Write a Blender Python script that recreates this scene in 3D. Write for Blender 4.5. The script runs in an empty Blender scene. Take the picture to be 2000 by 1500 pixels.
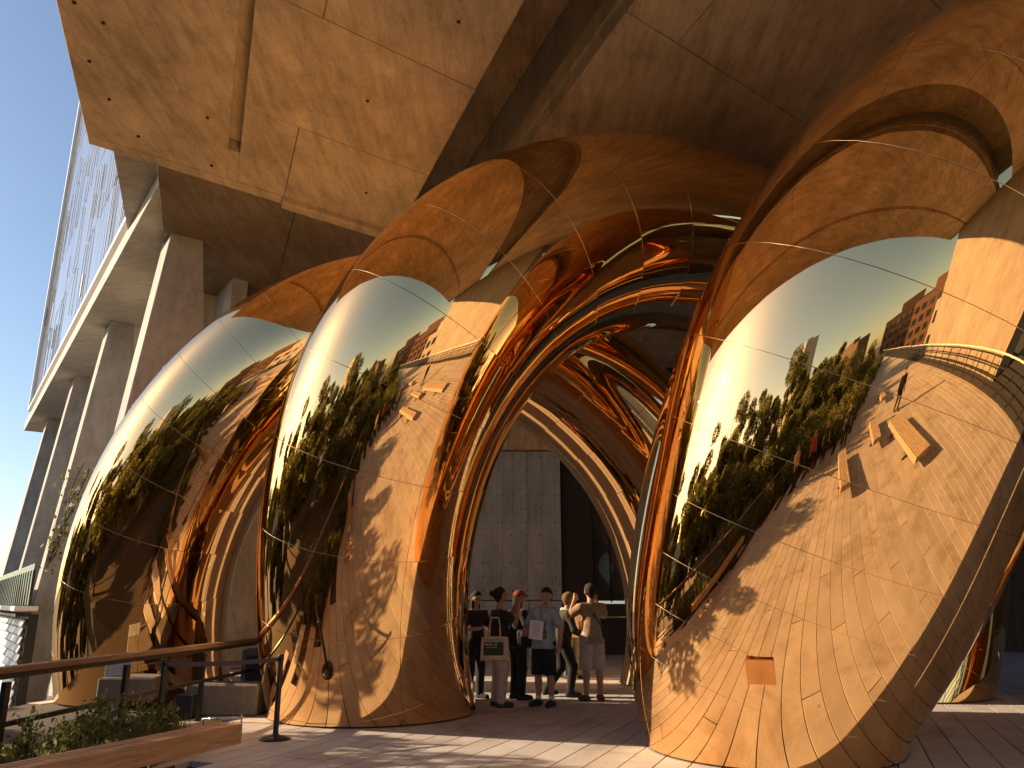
import bpy, bmesh, math, random
import numpy as np
from mathutils import Vector, Matrix
random.seed(7); rng = np.random.default_rng(7)
R_ = math.radians
sc = bpy.context.scene
col = sc.collection

# ------------------------------------------------------------------ camera, sky, sun, exposure
cam = bpy.data.objects.new('camera', bpy.data.cameras.new('camera'))
cam.data.lens = 28.0; cam.data.sensor_width = 36.0; cam.data.clip_end = 4000; cam.data.clip_start = .05
cam.location = (0, 0, 1.5); cam.rotation_euler = (R_(90 + 15.45), 0, 0)
col.objects.link(cam); sc.camera = cam

SUN_AZ, SUN_EL = -80.0, 23.0          # degrees clockwise from +Y, above the horizon
world = bpy.data.worlds.new('World'); sc.world = world; world.use_nodes = True
wn = world.node_tree.nodes; wl = world.node_tree.links
sky = wn.new('ShaderNodeTexSky'); sky.sky_type = 'NISHITA'; sky.sun_disc = False
sky.sun_elevation = R_(SUN_EL); sky.sun_rotation = R_(SUN_AZ)
sky.altitude = 10; sky.air_density = 1.0; sky.dust_density = .8; sky.ozone_density = 2.0
bg = wn['Background']; bg.inputs['Strength'].default_value = 0.080
wl.new(sky.outputs[0], bg.inputs['Color'])
sun = bpy.data.lights.new('sun', 'SUN'); sun.energy = 5.0; sun.angle = R_(.55); sun.color = (1.0, .75, .485)
so = bpy.data.objects.new('sun', sun); col.objects.link(so)
sd = Vector((math.sin(R_(SUN_AZ)) * math.cos(R_(SUN_EL)), math.cos(R_(SUN_AZ)) * math.cos(R_(SUN_EL)), math.sin(R_(SUN_EL))))
so.rotation_euler = sd.to_track_quat('Z', 'Y').to_euler(); so.location = sd * 60
sc.view_settings.view_transform = 'Standard'; sc.view_settings.look = 'None'
sc.view_settings.exposure = 1.0; sc.view_settings.gamma = 1.0; sc.view_settings.use_curve_mapping = False
sc.render.engine = 'CYCLES'
cy = sc.cycles
cy.use_denoising = True; cy.denoiser = 'OPENIMAGEDENOISE'
cy.max_bounces = 14; cy.diffuse_bounces = 4; cy.glossy_bounces = 10; cy.transmission_bounces = 4; cy.transparent_max_bounces = 8
cy.caustics_reflective = True; cy.caustics_refractive = False; cy.blur_glossy = 1.0
cy.sample_clamp_indirect = 0.0

# ------------------------------------------------------------------ materials
def newmat(name):
    m = bpy.data.materials.new(name); m.use_nodes = True
    nt = m.node_tree; return m, nt.nodes, nt.links, nt.nodes['Principled BSDF']
def plain(name, c, rough=.6, metal=0., spec=.5):
    m, n, l, b = newmat(name)
    b.inputs['Base Color'].default_value = (*c, 1); b.inputs['Roughness'].default_value = rough
    b.inputs['Metallic'].default_value = metal; b.inputs['Specular IOR Level'].default_value = spec
    return m
def coords(n, l, scale=(1, 1, 1), rot=(0, 0, 0), rand=False, kind='Object'):
    tc = n.new('ShaderNodeTexCoord'); mp = n.new('ShaderNodeMapping')
    mp.inputs['Scale'].default_value = scale; mp.inputs['Rotation'].default_value = rot
    l.new(tc.outputs[kind], mp.inputs['Vector'])
    if rand:
        oi = n.new('ShaderNodeObjectInfo'); mu = n.new('ShaderNodeMath'); mu.operation = 'MULTIPLY'; mu.inputs[1].default_value = 73.
        l.new(oi.outputs['Random'], mu.inputs[0])
        cx = n.new('ShaderNodeCombineXYZ'); l.new(mu.outputs[0], cx.inputs[0]); l.new(mu.outputs[0], cx.inputs[1])
        l.new(cx.outputs[0], mp.inputs['Location'])
    return mp.outputs[0]
def noise(n, l, vec, scale, detail=4, rough=.6, dist=0.):
    t = n.new('ShaderNodeTexNoise'); t.inputs['Scale'].default_value = scale; t.inputs['Detail'].default_value = detail
    t.inputs['Roughness'].default_value = rough; t.inputs['Distortion'].default_value = dist
    l.new(vec, t.inputs['Vector']); return t.outputs['Fac']
def ramp(n, l, fac, stops):
    r = n.new('ShaderNodeValToRGB'); e = r.color_ramp.elements
    while len(e) < len(stops): e.new(.5)
    for i, (p, c) in enumerate(stops):
        e[i].position = p; e[i].color = (*c, 1) if len(c) == 3 else c
    l.new(fac, r.inputs[0]); return r.outputs[0]
def mix(n, l, a, b, fac=.5, mode='MULTIPLY'):
    m = n.new('ShaderNodeMix'); m.data_type = 'RGBA'; m.blend_type = mode
    if isinstance(fac, float): m.inputs['Factor'].default_value = fac
    else: l.new(fac, m.inputs['Factor'])
    for s, v in ((6, a), (7, b)):
        if isinstance(v, tuple): m.inputs[s].default_value = (*v, 1)
        else: l.new(v, m.inputs[s])
    return m.outputs[2]
def bump(n, l, b, h, strength=.3, dist=.02, normal=None):
    k = n.new('ShaderNodeBump'); k.inputs['Strength'].default_value = strength; k.inputs['Distance'].default_value = dist
    l.new(h, k.inputs['Height'])
    if normal is not None: l.new(normal, k.inputs['Normal'])
    l.new(k.outputs[0], b.inputs['Normal']); return k.outputs[0]
g3 = lambda v: (v, v, v)

def concrete(name, c, streak_rot=0., streak=(6, .5, 1), contrast=.35, rand=False, rough=.85, stain=(.30, .16, .06), stain_amt=.35):
    m, n, l, b = newmat(name)
    v = coords(n, l, rand=rand); vs = coords(n, l, scale=streak, rot=(0, 0, streak_rot), rand=rand)
    big = ramp(n, l, noise(n, l, v, .55, 5, .62), [(.25, g3(1 - contrast)), (.75, g3(1.12))])
    st = ramp(n, l, noise(n, l, vs, 1.1, 6, .65, .4), [(.28, g3(1 - contrast * .9)), (.72, g3(1.1))])
    fine = ramp(n, l, noise(n, l, v, 38, 3, .7), [(.3, g3(.86)), (.7, g3(1.06))])
    x = mix(n, l, mix(n, l, mix(n, l, tuple(c), big, 1.), st, 1.), fine, 1.)
    sm = ramp(n, l, noise(n, l, vs, .8, 7, .7, .9), [(.60, g3(0)), (.78, g3(stain_amt))])
    x = mix(n, l, x, tuple(stain), sm, 'MIX')
    nv = noise(n, l, coords(n, l, scale=(streak[0] * .22, streak[1] * .6, streak[2]), rot=(0, 0, streak_rot), rand=rand), 2.6, 4, .55, 1.6)
    vein = ramp(n, l, nv, [(.455, g3(1)), (.49, g3(.70)), (.525, g3(1))]); x = mix(n, l, x, vein, .38)
    nd = noise(n, l, v, 1.3, 6, .7, .6); x = mix(n, l, x, ramp(n, l, nd, [(.36, g3(.62)), (.47, g3(1)), (.62, g3(1.0)), (.72, g3(1.18))]), .28)
    # air holes
    vo = n.new('ShaderNodeTexVoronoi'); vo.inputs['Scale'].default_value = 9; l.new(v, vo.inputs['Vector'])
    hole = ramp(n, l, vo.outputs['Distance'], [(.035, g3(.35)), (.06, g3(1))])
    x = mix(n, l, x, hole, .6)
    l.new(x, b.inputs['Base Color']); b.inputs['Roughness'].default_value = rough; b.inputs['Specular IOR Level'].default_value = .25
    h = noise(n, l, v, 14, 5, .7)
    k1 = n.new('ShaderNodeBump'); k1.inputs['Strength'].default_value = .25; k1.inputs['Distance'].default_value = .02
    l.new(h, k1.inputs['Height'])
    bump(n, l, b, noise(n, l, vs, 1.6, 5, .6, .5), .35, .03, k1.outputs[0])
    return m
def wood(name, c1, c2, axis_scale=(1, 14, 14), rand=True, rough=.6):
    m, n, l, b = newmat(name)
    v = coords(n, l, scale=axis_scale, rand=rand)
    g = noise(n, l, v, 2.2, 7, .65, .8)
    x = ramp(n, l, g, [(.30, c1), (.52, tuple((a + d) / 2 for a, d in zip(c1, c2))), (.72, c2)])
    l.new(x, b.inputs['Base Color']); b.inputs['Roughness'].default_value = rough
    bump(n, l, b, g, .35, .01); return m

M = {}
# mirror-polished gold: the only tint is the metal's own
def mirror_mat():
    m, n, l, b = newmat('gold_mirror')
    b.inputs['Base Color'].default_value = (.97, .61, .28, 1); b.inputs['Metallic'].default_value = 1.
    b.inputs['Specular Tint'].default_value = (1, .96, .90, 1)
    v = coords(n, l); vf = coords(n, l, scale=(1, 1, .35))
    rr = n.new('ShaderNodeMapRange'); rr.inputs[3].default_value = .004; rr.inputs[4].default_value = .02
    l.new(noise(n, l, v, 3, 5, .7), rr.inputs[0])
    sm = n.new('ShaderNodeMapRange'); sm.inputs[1].default_value = .60; sm.inputs[2].default_value = .80; sm.inputs[3].default_value = 0.; sm.inputs[4].default_value = .045
    l.new(noise(n, l, v, 5.5, 8, .75, 1.2), sm.inputs[0])
    ad = n.new('ShaderNodeMath'); ad.operation = 'ADD'; l.new(rr.outputs[0], ad.inputs[0]); l.new(sm.outputs[0], ad.inputs[1])
    l.new(ad.outputs[0], b.inputs['Roughness'])
    k1 = n.new('ShaderNodeBump'); k1.inputs['Strength'].default_value = 1.; k1.inputs['Distance'].default_value = .0002
    l.new(noise(n, l, v, 2.2, 2, .5), k1.inputs['Height'])
    bump(n, l, b, noise(n, l, vf, 26, 2, .5), 1., .00004, k1.outputs[0])
    return m
M['gold'] = mirror_mat()
M['gold_dark'] = plain('seam_bronze', (.16, .085, .03), .45, 1.)
M['copper'] = plain('copper_plate', (.78, .36, .12), .16, 1.)
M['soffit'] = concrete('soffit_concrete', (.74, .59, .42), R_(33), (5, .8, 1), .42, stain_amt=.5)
M['dark_soffit'] = concrete('dark_board_concrete', (.30, .235, .175), R_(33), (5, .8, 1), .4)  # darker tone of the soffit concrete, also on the rear right walls
M['wing'] = concrete('wing_concrete', (.52, .49, .46), R_(35), (1.5, 5, 1), .30, stain_amt=.15)
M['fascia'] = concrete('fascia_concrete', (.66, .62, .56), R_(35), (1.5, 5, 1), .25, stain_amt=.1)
M['pier'] = concrete('pier_concrete', (.38, .35, .31), 0, (5, 5, .35), .25, stain_amt=.12)
M['wall'] = concrete('wall_concrete', (.50, .57, .64), 0, (5, 5, .3), .35, stain=(.12, .12, .12), stain_amt=.3)
M['block'] = concrete('block_concrete', (.20, .175, .15), 0, (4, 4, 1), .25)  # base colour darkened to carry the shade lying over the blocks
M['dark'] = plain('void_dark', (.03, .028, .026), .8)
M['steel'] = plain('dark_steel', (.035, .033, .032), .42, .6)
M['fin'] = plain('grey_fin', (.11, .115, .12), .5, .3)
M['chrome'] = plain('brushed_steel', (.62, .62, .62), .22, 1.)
M['black'] = plain('black_enamel', (.018, .018, .02), .32)
M['white'] = plain('white_panel', (.72, .72, .73), .5)
M['white_metal'] = plain('white_coated_metal', (.78, .79, .80), .38)
M['strap'] = plain('belt_fabric', (.09, .065, .08), .8)
M['bench_wood'] = wood('ipe_timber', (.17, .075, .035), (.42, .215, .105))
M['rail_wood'] = wood('rail_timber', (.10, .055, .035), (.19, .11, .07))
M['bark'] = wood('bark', (.05, .035, .025), (.13, .095, .07), (9, 9, 1))
M['soil'] = plain('soil', (.055, .04, .028), .95)
M['brick'] = plain('red_brick', (.21, .115, .075), .85)
M['asphalt'] = plain('asphalt', (.055, .055, .058), .9)
M['cream'] = plain('cream_stone', (.55, .50, .42), .8)

def plank_mat():
    m, n, l, b = newmat('concrete_plank')
    v = coords(n, l, rand=True)
    oi = n.new('ShaderNodeObjectInfo')
    tone = ramp(n, l, oi.outputs['Random'], [(0, (.46, .425, .405)), (1, (.55, .515, .495))])
    agg = ramp(n, l, noise(n, l, v, 120, 2, .8), [(.33, g3(.45)), (.50, g3(1.0)), (.68, g3(1.25))])
    big = ramp(n, l, noise(n, l, v, 1.4, 5, .6), [(.3, g3(.82)), (.7, g3(1.06))])
    x = mix(n, l, mix(n, l, tone, agg, 1.), big, 1.)
    tcw = n.new('ShaderNodeNewGeometry')
    wst = ramp(n, l, noise(n, l, tcw.outputs['Position'], .8, 7, .72, .5), [(.34, (.66, .58, .50)), (.50, g3(1))]); x = mix(n, l, x, wst, .8)
    vg = n.new('ShaderNodeTexVoronoi'); vg.inputs['Scale'].default_value = 2.3; l.new(tcw.outputs['Position'], vg.inputs['Vector'])
    x = mix(n, l, x, ramp(n, l, vg.outputs['Distance'], [(.045, g3(.45)), (.06, g3(1))]), .7)
    l.new(x, b.inputs['Base Color']); b.inputs['Roughness'].default_value = .78
    bump(n, l, b, noise(n, l, v, 90, 3, .7), .35, .006); return m
M['plank'] = plank_mat()

def leaf_mat(name, c1, c2, c3):
    m, n, l, b = newmat(name)
    geo = n.new('ShaderNodeNewGeometry')
    x = ramp(n, l, geo.outputs['Random Per Island'], [(0, c1), (.6, c2), (1, c3)])
    l.new(x, b.inputs['Base Color']); b.inputs['Roughness'].default_value = .55
    tr = n.new('ShaderNodeBsdfTranslucent'); l.new(x, tr.inputs[0])
    ms = n.new('ShaderNodeMixShader'); ms.inputs[0].default_value = .62
    l.new(b.outputs[0], ms.inputs[1]); l.new(tr.outputs[0], ms.inputs[2])
    l.new(ms.outputs[0], n['Material Output'].inputs[0]); return m
M['leaf'] = leaf_mat('leaf_green', (.075, .09, .022), (.17, .19, .05), (.34, .31, .10))
M['leaf_pale'] = leaf_mat('leaf_pale', (.08, .10, .025), (.19, .21, .06), (.36, .33, .13))
M['leaf_dark'] = leaf_mat('leaf_dark', (.055, .065, .018), (.12, .135, .038), (.24, .22, .075))
M['grass'] = leaf_mat('grass_blade', (.05, .075, .02), (.12, .13, .04), (.30, .25, .11))

def glass_mat(name, c, rough=.03):
    m, n, l, b = newmat(name)
    b.inputs['Base Color'].default_value = (*c, 1); b.inputs['Roughness'].default_value = rough
    b.inputs['Metallic'].default_value = .55; b.inputs['Specular IOR Level'].default_value = .9
    v = coords(n, l)
    bump(n, l, b, noise(n, l, v, .5, 2, .5), .5, .004); return m
M['facade_glass'] = glass_mat('facade_glass', (.52, .55, .58))
M['window_glass'] = glass_mat('window_glass', (.10, .12, .13))
def parapet_mat():
    m, n, l, b = newmat('green_glass')
    b.inputs['Base Color'].default_value = (.16, .27, .26, 1); b.inputs['Roughness'].default_value = .06
    b.inputs['Transmission Weight'].default_value = .35; b.inputs['IOR'].default_value = 1.1; return m
M['parapet'] = parapet_mat()

# ------------------------------------------------------------------ helpers
def obj(name, me, m=None, parent=None):
    o = bpy.data.objects.new(name, me); col.objects.link(o)
    if m is not None and me is not None and len(me.materials) == 0: me.materials.append(M[m] if isinstance(m, str) else m)
    if parent is not None: o.parent = parent
    return o
def tag(o, label=None, cat=None, group=None, kind=None):
    if label: o['label'] = label
    if cat: o['category'] = cat
    if group: o['group'] = group
    if kind: o['kind'] = kind
    return o
def thing(name, label, cat, loc=(0, 0, 0), rz=0., group=None):
    o = bpy.data.objects.new(name, None); col.objects.link(o); o.location = loc; o.rotation_euler = (0, 0, rz)
    o.empty_display_size = .2
    return tag(o, label, cat, group)
def npmesh(name, V, F, smooth=False):
    me = bpy.data.meshes.new(name); V = np.asarray(V, dtype=np.float32); F = np.asarray(F, dtype=np.int32)
    k = F.shape[1]
    me.vertices.add(len(V)); me.vertices.foreach_set('co', V.ravel())
    me.loops.add(F.size); me.loops.foreach_set('vertex_index', F.ravel())
    me.polygons.add(len(F)); me.polygons.foreach_set('loop_start', np.arange(0, F.size, k, dtype=np.int32))
    me.update(calc_edges=True); me.validate()
    if smooth: me.shade_smooth()
    return me
def bm_mesh(name, bm, smooth=False):
    bmesh.ops.recalc_face_normals(bm, faces=bm.faces)
    me = bpy.data.meshes.new(name); bm.to_mesh(me); bm.free()
    if smooth: me.shade_smooth()
    return me
def add_box(bm, size, loc=(0, 0, 0), rot=None, bev=0.):
    r = bmesh.ops.create_cube(bm, size=1.); vs = r['verts']
    bmesh.ops.scale(bm, vec=size, verts=vs)
    if bev > 0:
        es = list({e for v in vs for e in v.link_edges})
        o = bmesh.ops.bevel(bm, geom=es, offset=bev, segments=1, affect='EDGES'); vs = list({v for f in o['faces'] for v in f.verts} | {v for v in vs if v.is_valid})
    if rot is not None: bmesh.ops.rotate(bm, cent=(0, 0, 0), matrix=rot, verts=vs)
    bmesh.ops.translate(bm, vec=loc, verts=vs)
def box(name, size, loc, m, parent=None, rz=0., bev=0., rot=None):
    bm = bmesh.new(); add_box(bm, size, bev=bev)
    o = obj(name, bm_mesh(name, bm), m, parent); o.location = loc; o.rotation_euler = rot if rot else (0, 0, rz); return o
def prism(bm, poly, z0, z1):
    """vertical prism over a plan polygon; z0, z1 numbers"""
    a = [bm.verts.new((x, y, z0)) for x, y in poly]; b = [bm.verts.new((x, y, z1)) for x, y in poly]
    n = len(poly); bm.faces.new(a[::-1]); bm.faces.new(b)
    for i in range(n): bm.faces.new((a[i], a[(i + 1) % n], b[(i + 1) % n], b[i]))
def hexa(bm, bot, top):
    a = [bm.verts.new(p) for p in bot]; b = [bm.verts.new(p) for p in top]; n = len(bot)
    bm.faces.new(a[::-1]); bm.faces.new(b)
    for i in range(n): bm.faces.new((a[i], a[(i + 1) % n], b[(i + 1) % n], b[i]))
def bevel_all(bm, w, seg=1):
    bmesh.ops.recalc_face_normals(bm, faces=bm.faces)
    bmesh.ops.bevel(bm, geom=list(bm.edges), offset=w, segments=seg, affect='EDGES')
def tube(bm, p0, p1, r0, r1=None, n=10):
    r1 = r0 if r1 is None else r1
    p0, p1 = Vector(p0), Vector(p1); d = (p1 - p0); L = d.length
    q = d.to_track_quat('Z', 'Y').to_matrix().to_4x4()
    bmesh.ops.create_cone(bm, cap_ends=True, segments=n, radius1=r0, radius2=r1, depth=L, matrix=Matrix.Translation((p0 + p1) / 2) @ q)
def tube_obj(name, p0, p1, r0, m, parent=None, r1=None, n=10):
    bm = bmesh.new(); tube(bm, p0, p1, r0, r1, n); return obj(name, bm_mesh(name, bm, True), m, parent)
def lathe(name, prof, m, parent=None, n=24):
    a = np.linspace(0, 2 * np.pi, n, endpoint=False); V = []; F = []
    for r, z in prof: V += [(r * math.cos(t), r * math.sin(t), z) for t in a]
    for i in range(len(prof) - 1):
        for j in range(n): F.append((i * n + j, i * n + (j + 1) % n, (i + 1) * n + (j + 1) % n, (i + 1) * n + j))
    return obj(name, npmesh(name, V, F, True), m, parent)
def unit(az): return np.array([math.sin(R_(az)), math.cos(R_(az))])

# ------------------------------------------------------------------ setting: street far below, raised deck
bm = bmesh.new(); prism(bm, [(-1500, -1500), (1500, -1500), (1500, 1500), (-1500, 1500)], -9.5, -9.0)
tag(obj('street_ground', bm_mesh('street_ground', bm), 'asphalt'), kind='structure')
P = unit(22.); Q = np.array([P[1], -P[0]])              # along / across the walkway
c = [P * -70 + Q * -14, np.array([-20, -6]), np.array([-17, 7.6]), np.array([-6.6, 10.7]), np.array([-7.75, 11.9]), np.array([-7.75, 17.]), np.array([-7., 22.]), P * 42 + Q * -16, P * 42 + Q * 13.5, P * -70 + Q * 13.5]
bm = bmesh.new(); prism(bm, [tuple(x) for x in c], -1.1, -.075)
deck = tag(obj('deck', bm_mesh('deck', bm), 'asphalt'), kind='structure')

def garden_edge(y):
    return float(np.interp(y, [-70, -5, -3.4, -1.5, 1, 6.0], [-14.3, -1.3, -1.6, -3.6, -4.1, -3.9]))
def on_path(x, y):
    q = x * Q[0] + y * Q[1]
    if q > 9.05: return False
    if y < 6.0: return x > garden_edge(y)
    if y < 10.6: return x > -3.55
    if y < 14.5: return x > -4.2
    return x > -7.4 and q > -16
PW, PL = .31, 3.6
bm = bmesh.new(); add_box(bm, (PW - .013, PL - .013, .06), (0, 0, -.03), bev=.0025); plank_me = bm_mesh('plank', bm)
plank_me.materials.append(M['plank'])
planks = []
for i in range(-44, 31):
    off = (i * 1.37) % PL
    for k in range(-14, 12):
        s = k * PL + off; q = (i + .5) * PW; c = P * s + Q * q
        if on_path(*c): planks.append((min(math.hypot(c[0] - .5, c[1] - 9.0), math.hypot(c[0] - 3, c[1] - 5)), c[0], c[1], s))
planks.sort()
for d_, x, y, s in planks[:300]:
    o = obj('plank', plank_me, None, deck); o.location = (x, y, rng.uniform(-.0012, .0012)); o.rotation_euler = (0, 0, -R_(22))
V = []; F = []
base = np.array([v.co[:] for v in plank_me.vertices]); polys = [tuple(p.vertices) for p in plank_me.polygons]
rm = np.array([[math.cos(-R_(22)), -math.sin(-R_(22)), 0], [math.sin(-R_(22)), math.cos(-R_(22)), 0], [0, 0, 1]])
bmq = bmesh.new()
for d_, x, y, s in planks[300:]:
    vs = [bmq.verts.new(p) for p in (base @ rm.T + np.array([x, y, rng.uniform(-.001, .001)]))]
    for p in polys: bmq.faces.new([vs[i] for i in p])
tag(obj('far_planks', bm_mesh('far_planks', bmq), 'plank', deck), kind='stuff')

# planting beds left of the walkway
bm = bmesh.new()
e0 = [np.array([garden_edge(y) + .35, y]) for y in (-64, -30, -5, -3.4, -1.5, 1, 5.)] + [np.array([-3.25, 6.2]), np.array([-3.3, 10.4]), np.array([-4.35, 10.5]), np.array([-4.35, 14.3]), np.array([-7.6, 14.3]), np.array([-7.6, 11.8]), np.array([-6.5, 10.6]), np.array([-16, 7.4]), P * -70 + Q * -14]
prism(bm, [tuple(x) for x in e0], -.07, -.01)
tag(obj('planting_bed', bm_mesh('planting_bed', bm), 'soil'), kind='structure')

# ------------------------------------------------------------------ the three mirrored arches
LOOPS = [
 ('middle', [2.3745, 13.0945, 2.3909, 4.8137, 1.9057, .1764, .7293, -.604, 5.489, .4421, .1101, .3577, -.0165, .5635, .3273], [1.465, .111, -.0273, 0, 0],
  'gold mirror-polished tubular arch in the middle, framing the group of visitors'),
 ('right', [6.5474, 9.8627, 2.2379, 4.4323, 1.6289, -.2109, 1.0641, -1.3494, 3.9985, 1.01, .626, -.4344, .146, -.3125, .8855], [1.6343, .3055, -.0437, .1106, -.0533],
  'nearest and largest gold mirror-polished arch on the right, with a small square plate'),
 ('left', [-1.6394, 14.7671, 1.8526, 4.6749, 1.4417, -0.3261, 0.2198, -1.1634, 5.14, 0.524, 0.0617, 0.5958, -0.6548, -0.0678, 0.4909], [1.3136, -0.0084, 0.0363, 0.0306, 0.0148],
  'farthest gold mirror-polished arch on the left, behind the timber-topped railing')]
def loop_eval(cp, rp, t):
    t = np.asarray(t, float)
    B = np.stack([np.ones_like(t), np.cos(t), np.sin(t), np.cos(2 * t), np.sin(2 * t)], -1)
    D = np.stack([0 * t, -np.sin(t), np.cos(t), -2 * np.sin(2 * t), 2 * np.cos(2 * t)], -1)
    Br = np.stack([np.ones_like(t), np.sin(t), np.cos(t), np.cos(2 * t), np.sin(2 * t)], -1)
    K = np.array(cp).reshape(5, 3); C = B @ K; tg = D @ K; tg /= np.linalg.norm(tg, axis=-1, keepdims=True)
    o = C - K[0]; o = o - (o * tg).sum(-1, keepdims=True) * tg; o /= np.linalg.norm(o, axis=-1, keepdims=True)
    return C, tg, o, np.cross(tg, o), Br @ np.array(rp)
def surf(cp, rp, t, ph, dr=0.):
    C, tg, o, b, r = loop_eval(cp, rp, t)
    n = np.cos(ph)[..., None] * o + np.sin(ph)[..., None] * b
    e = 1e-3; Ca, _, _, _, ra = loop_eval(cp, rp, t + e); k = ((ra - r) / np.linalg.norm(Ca - C, axis=-1))[..., None]
    n = n * np.sqrt(1 - k * k) - tg * k                      # envelope of a sphere of changing radius
    return C + n * (r + dr)[..., None], n
def clip_custom(name, V, F, N, zmin=.022):
    """mesh with analytic normals, cut off at the deck"""
    if V[:, 2].max() < zmin: return None
    if V[:, 2].min() < zmin:
        bm = bmesh.new(); lay = bm.verts.layers.float_vector.new('nrm')
        vs = []
        for p, q in zip(V, N):
            v = bm.verts.new(p); v[lay] = Vector(q); vs.append(v)
        for f in F: bm.faces.new([vs[i] for i in f])
        bmesh.ops.bisect_plane(bm, geom=bm.verts[:] + bm.edges[:] + bm.faces[:], plane_co=(0, 0, zmin), plane_no=(0, 0, 1), clear_inner=True)
        bm.verts.ensure_lookup_table()
        N = np.array([tuple(v[lay]) for v in bm.verts]); me = bpy.data.meshes.new(name)
        if len(bm.faces) == 0: bm.free(); return None
        bm.to_mesh(me); bm.free()
    else: me = npmesh(name, V, F)
    me.shade_smooth()
    N = N / np.maximum(np.linalg.norm(N, axis=1, keepdims=True), 1e-6)
    me.normals_split_custom_set_from_vertices([tuple(x) for x in N]); return me
def panel(cp, rp, t0, t1, p0, p1, nt, npz, tilt, name):
    # grid with a rolled rim all round
    gt, gp = .0004, .0015
    ts = np.concatenate([[t0 + gt], np.linspace(t0 + gt * 2, t1 - gt * 2, nt + 1), [t1 - gt]])
    pp = np.concatenate([[p0 + gp], np.linspace(p0 + gp * 2.2, p1 - gp * 2.2, npz + 1), [p1 - gp]])
    TT, PP = np.meshgrid(ts, pp, indexing='ij')
    dr = np.zeros_like(TT); rim = np.zeros(TT.shape, bool); rim[0] = rim[-1] = True; rim[:, 0] = rim[:, -1] = True
    dr[rim] = -.006
    X, n = surf(cp, rp, TT, PP, dr)
    C, tg, o, b, r = loop_eval(cp, rp, TT)
    side = np.cross(n, tg)
    N = n.copy()
    if tilt is not None:
        N = N + tg * tilt[0] + side * tilt[1]
        u = (TT - (t0 + t1) / 2) / (t1 - t0); w = (PP - (p0 + p1) / 2) / (p1 - p0)
        N = N + tg * (u * tilt[2])[..., None] + side * (w * tilt[3])[..., None]
    sgn = 1.
    N[0] += -tg[0] * .8; N[-1] += tg[-1] * .8
    N[:, 0] += side[:, 0] * -1.0; N[:, -1] += side[:, -1] * 1.0
    a, bq = TT.shape; idx = np.arange(a * bq).reshape(a, bq)
    F = np.stack([idx[:-1, :-1], idx[:-1, 1:], idx[1:, 1:], idx[1:, :-1]], -1).reshape(-1, 4)
    # orient outward
    f = F[len(F) // 2]; V = X.reshape(-1, 3)
    fn = np.cross(V[f[1]] - V[f[0]], V[f[2]] - V[f[0]])
    if fn @ n.reshape(-1, 3)[f[0]] < 0: F = F[:, ::-1]
    return clip_custom(name, V, F, N.reshape(-1, 3))
NRING = 32
for nm, cp, rp, lab in LOOPS:
    K0 = np.array(cp[:2])
    t_ = thing('mirrored_arch', lab, 'arch', (0, 0, 0), group='gold mirrored arches in a row')
    for k in range(NRING):
        t0, t1 = 2 * math.pi * k / NRING, 2 * math.pi * (k + 1) / NRING
        C, *_r = loop_eval(cp, rp, np.array([t0, t1])); rr = _r[-1]
        if (C[:, 2] + rr).max() < .02: continue
        low = (C[:, 2] - rr).min() < .02
        for a, b in (((-98, 0), (0, 98)) if low else ((-98, 98),)):
            me = panel(cp, rp, t0, t1, R_(a), R_(b), 6, 12 if low else 24, rng.normal(0, [.0013, .0013, .002, .002]), 'outer_mirror_panel')
            if me: obj('outer_mirror_panel', me, 'gold', t_)
        ed = np.linspace(R_(98), R_(262), 5)
        for a, b in zip(ed[:-1], ed[1:]):
            tl = rng.normal(0, [.006, .012, .02, .03]) * (1. if nm == 'left' else .5)
            me = panel(cp, rp, t0, t1, a, b, 4, 5, tl, 'inner_mirror_panel')
            if me: obj('inner_mirror_panel', me, 'gold', t_)
    ts = np.linspace(0, 2 * np.pi, 128, endpoint=False); ph = np.linspace(0, 2 * np.pi, 28, endpoint=False)
    TT, PP = np.meshgrid(ts, ph, indexing='ij'); X, n = surf(cp, rp, TT, PP, np.full(TT.shape, -.014))
    idx = np.arange(TT.size).reshape(TT.shape); ii = np.roll(idx, -1, 0)
    F = np.stack([idx, np.roll(idx, -1, 1), np.roll(ii, -1, 1), ii], -1).reshape(-1, 4)
    obj('backing_shell', clip_custom('backing_shell', X.reshape(-1, 3), F, n.reshape(-1, 3), .003), 'gold_dark', t_)
    if nm == 'right':
        # square access plate low on the front face
        c = np.array([2.24, 7.60, .90])
        ts = np.linspace(0, 2 * np.pi, 900); phs = np.linspace(-np.pi, np.pi, 240)
        TT, PP = np.meshgrid(ts, phs, indexing='ij'); X, n = surf(cp, rp, TT, PP)
        k = np.argmin(((X - c) ** 2).sum(-1)); x = X.reshape(-1, 3)[k]; nn = Vector(n.reshape(-1, 3)[k]) + Vector((.05, 0, -.12))
        bm = bmesh.new(); add_box(bm, (.25, .25, .014), bev=.003)
        pl = obj('square_plate', bm_mesh('square_plate', bm), 'copper', t_); pl.location = x + np.array(nn.normalized()) * .012
        pl.rotation_euler = nn.to_track_quat('Z', 'Y').to_euler(); pl['label'] = 'small square copper plate on the front of the foot'

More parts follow.
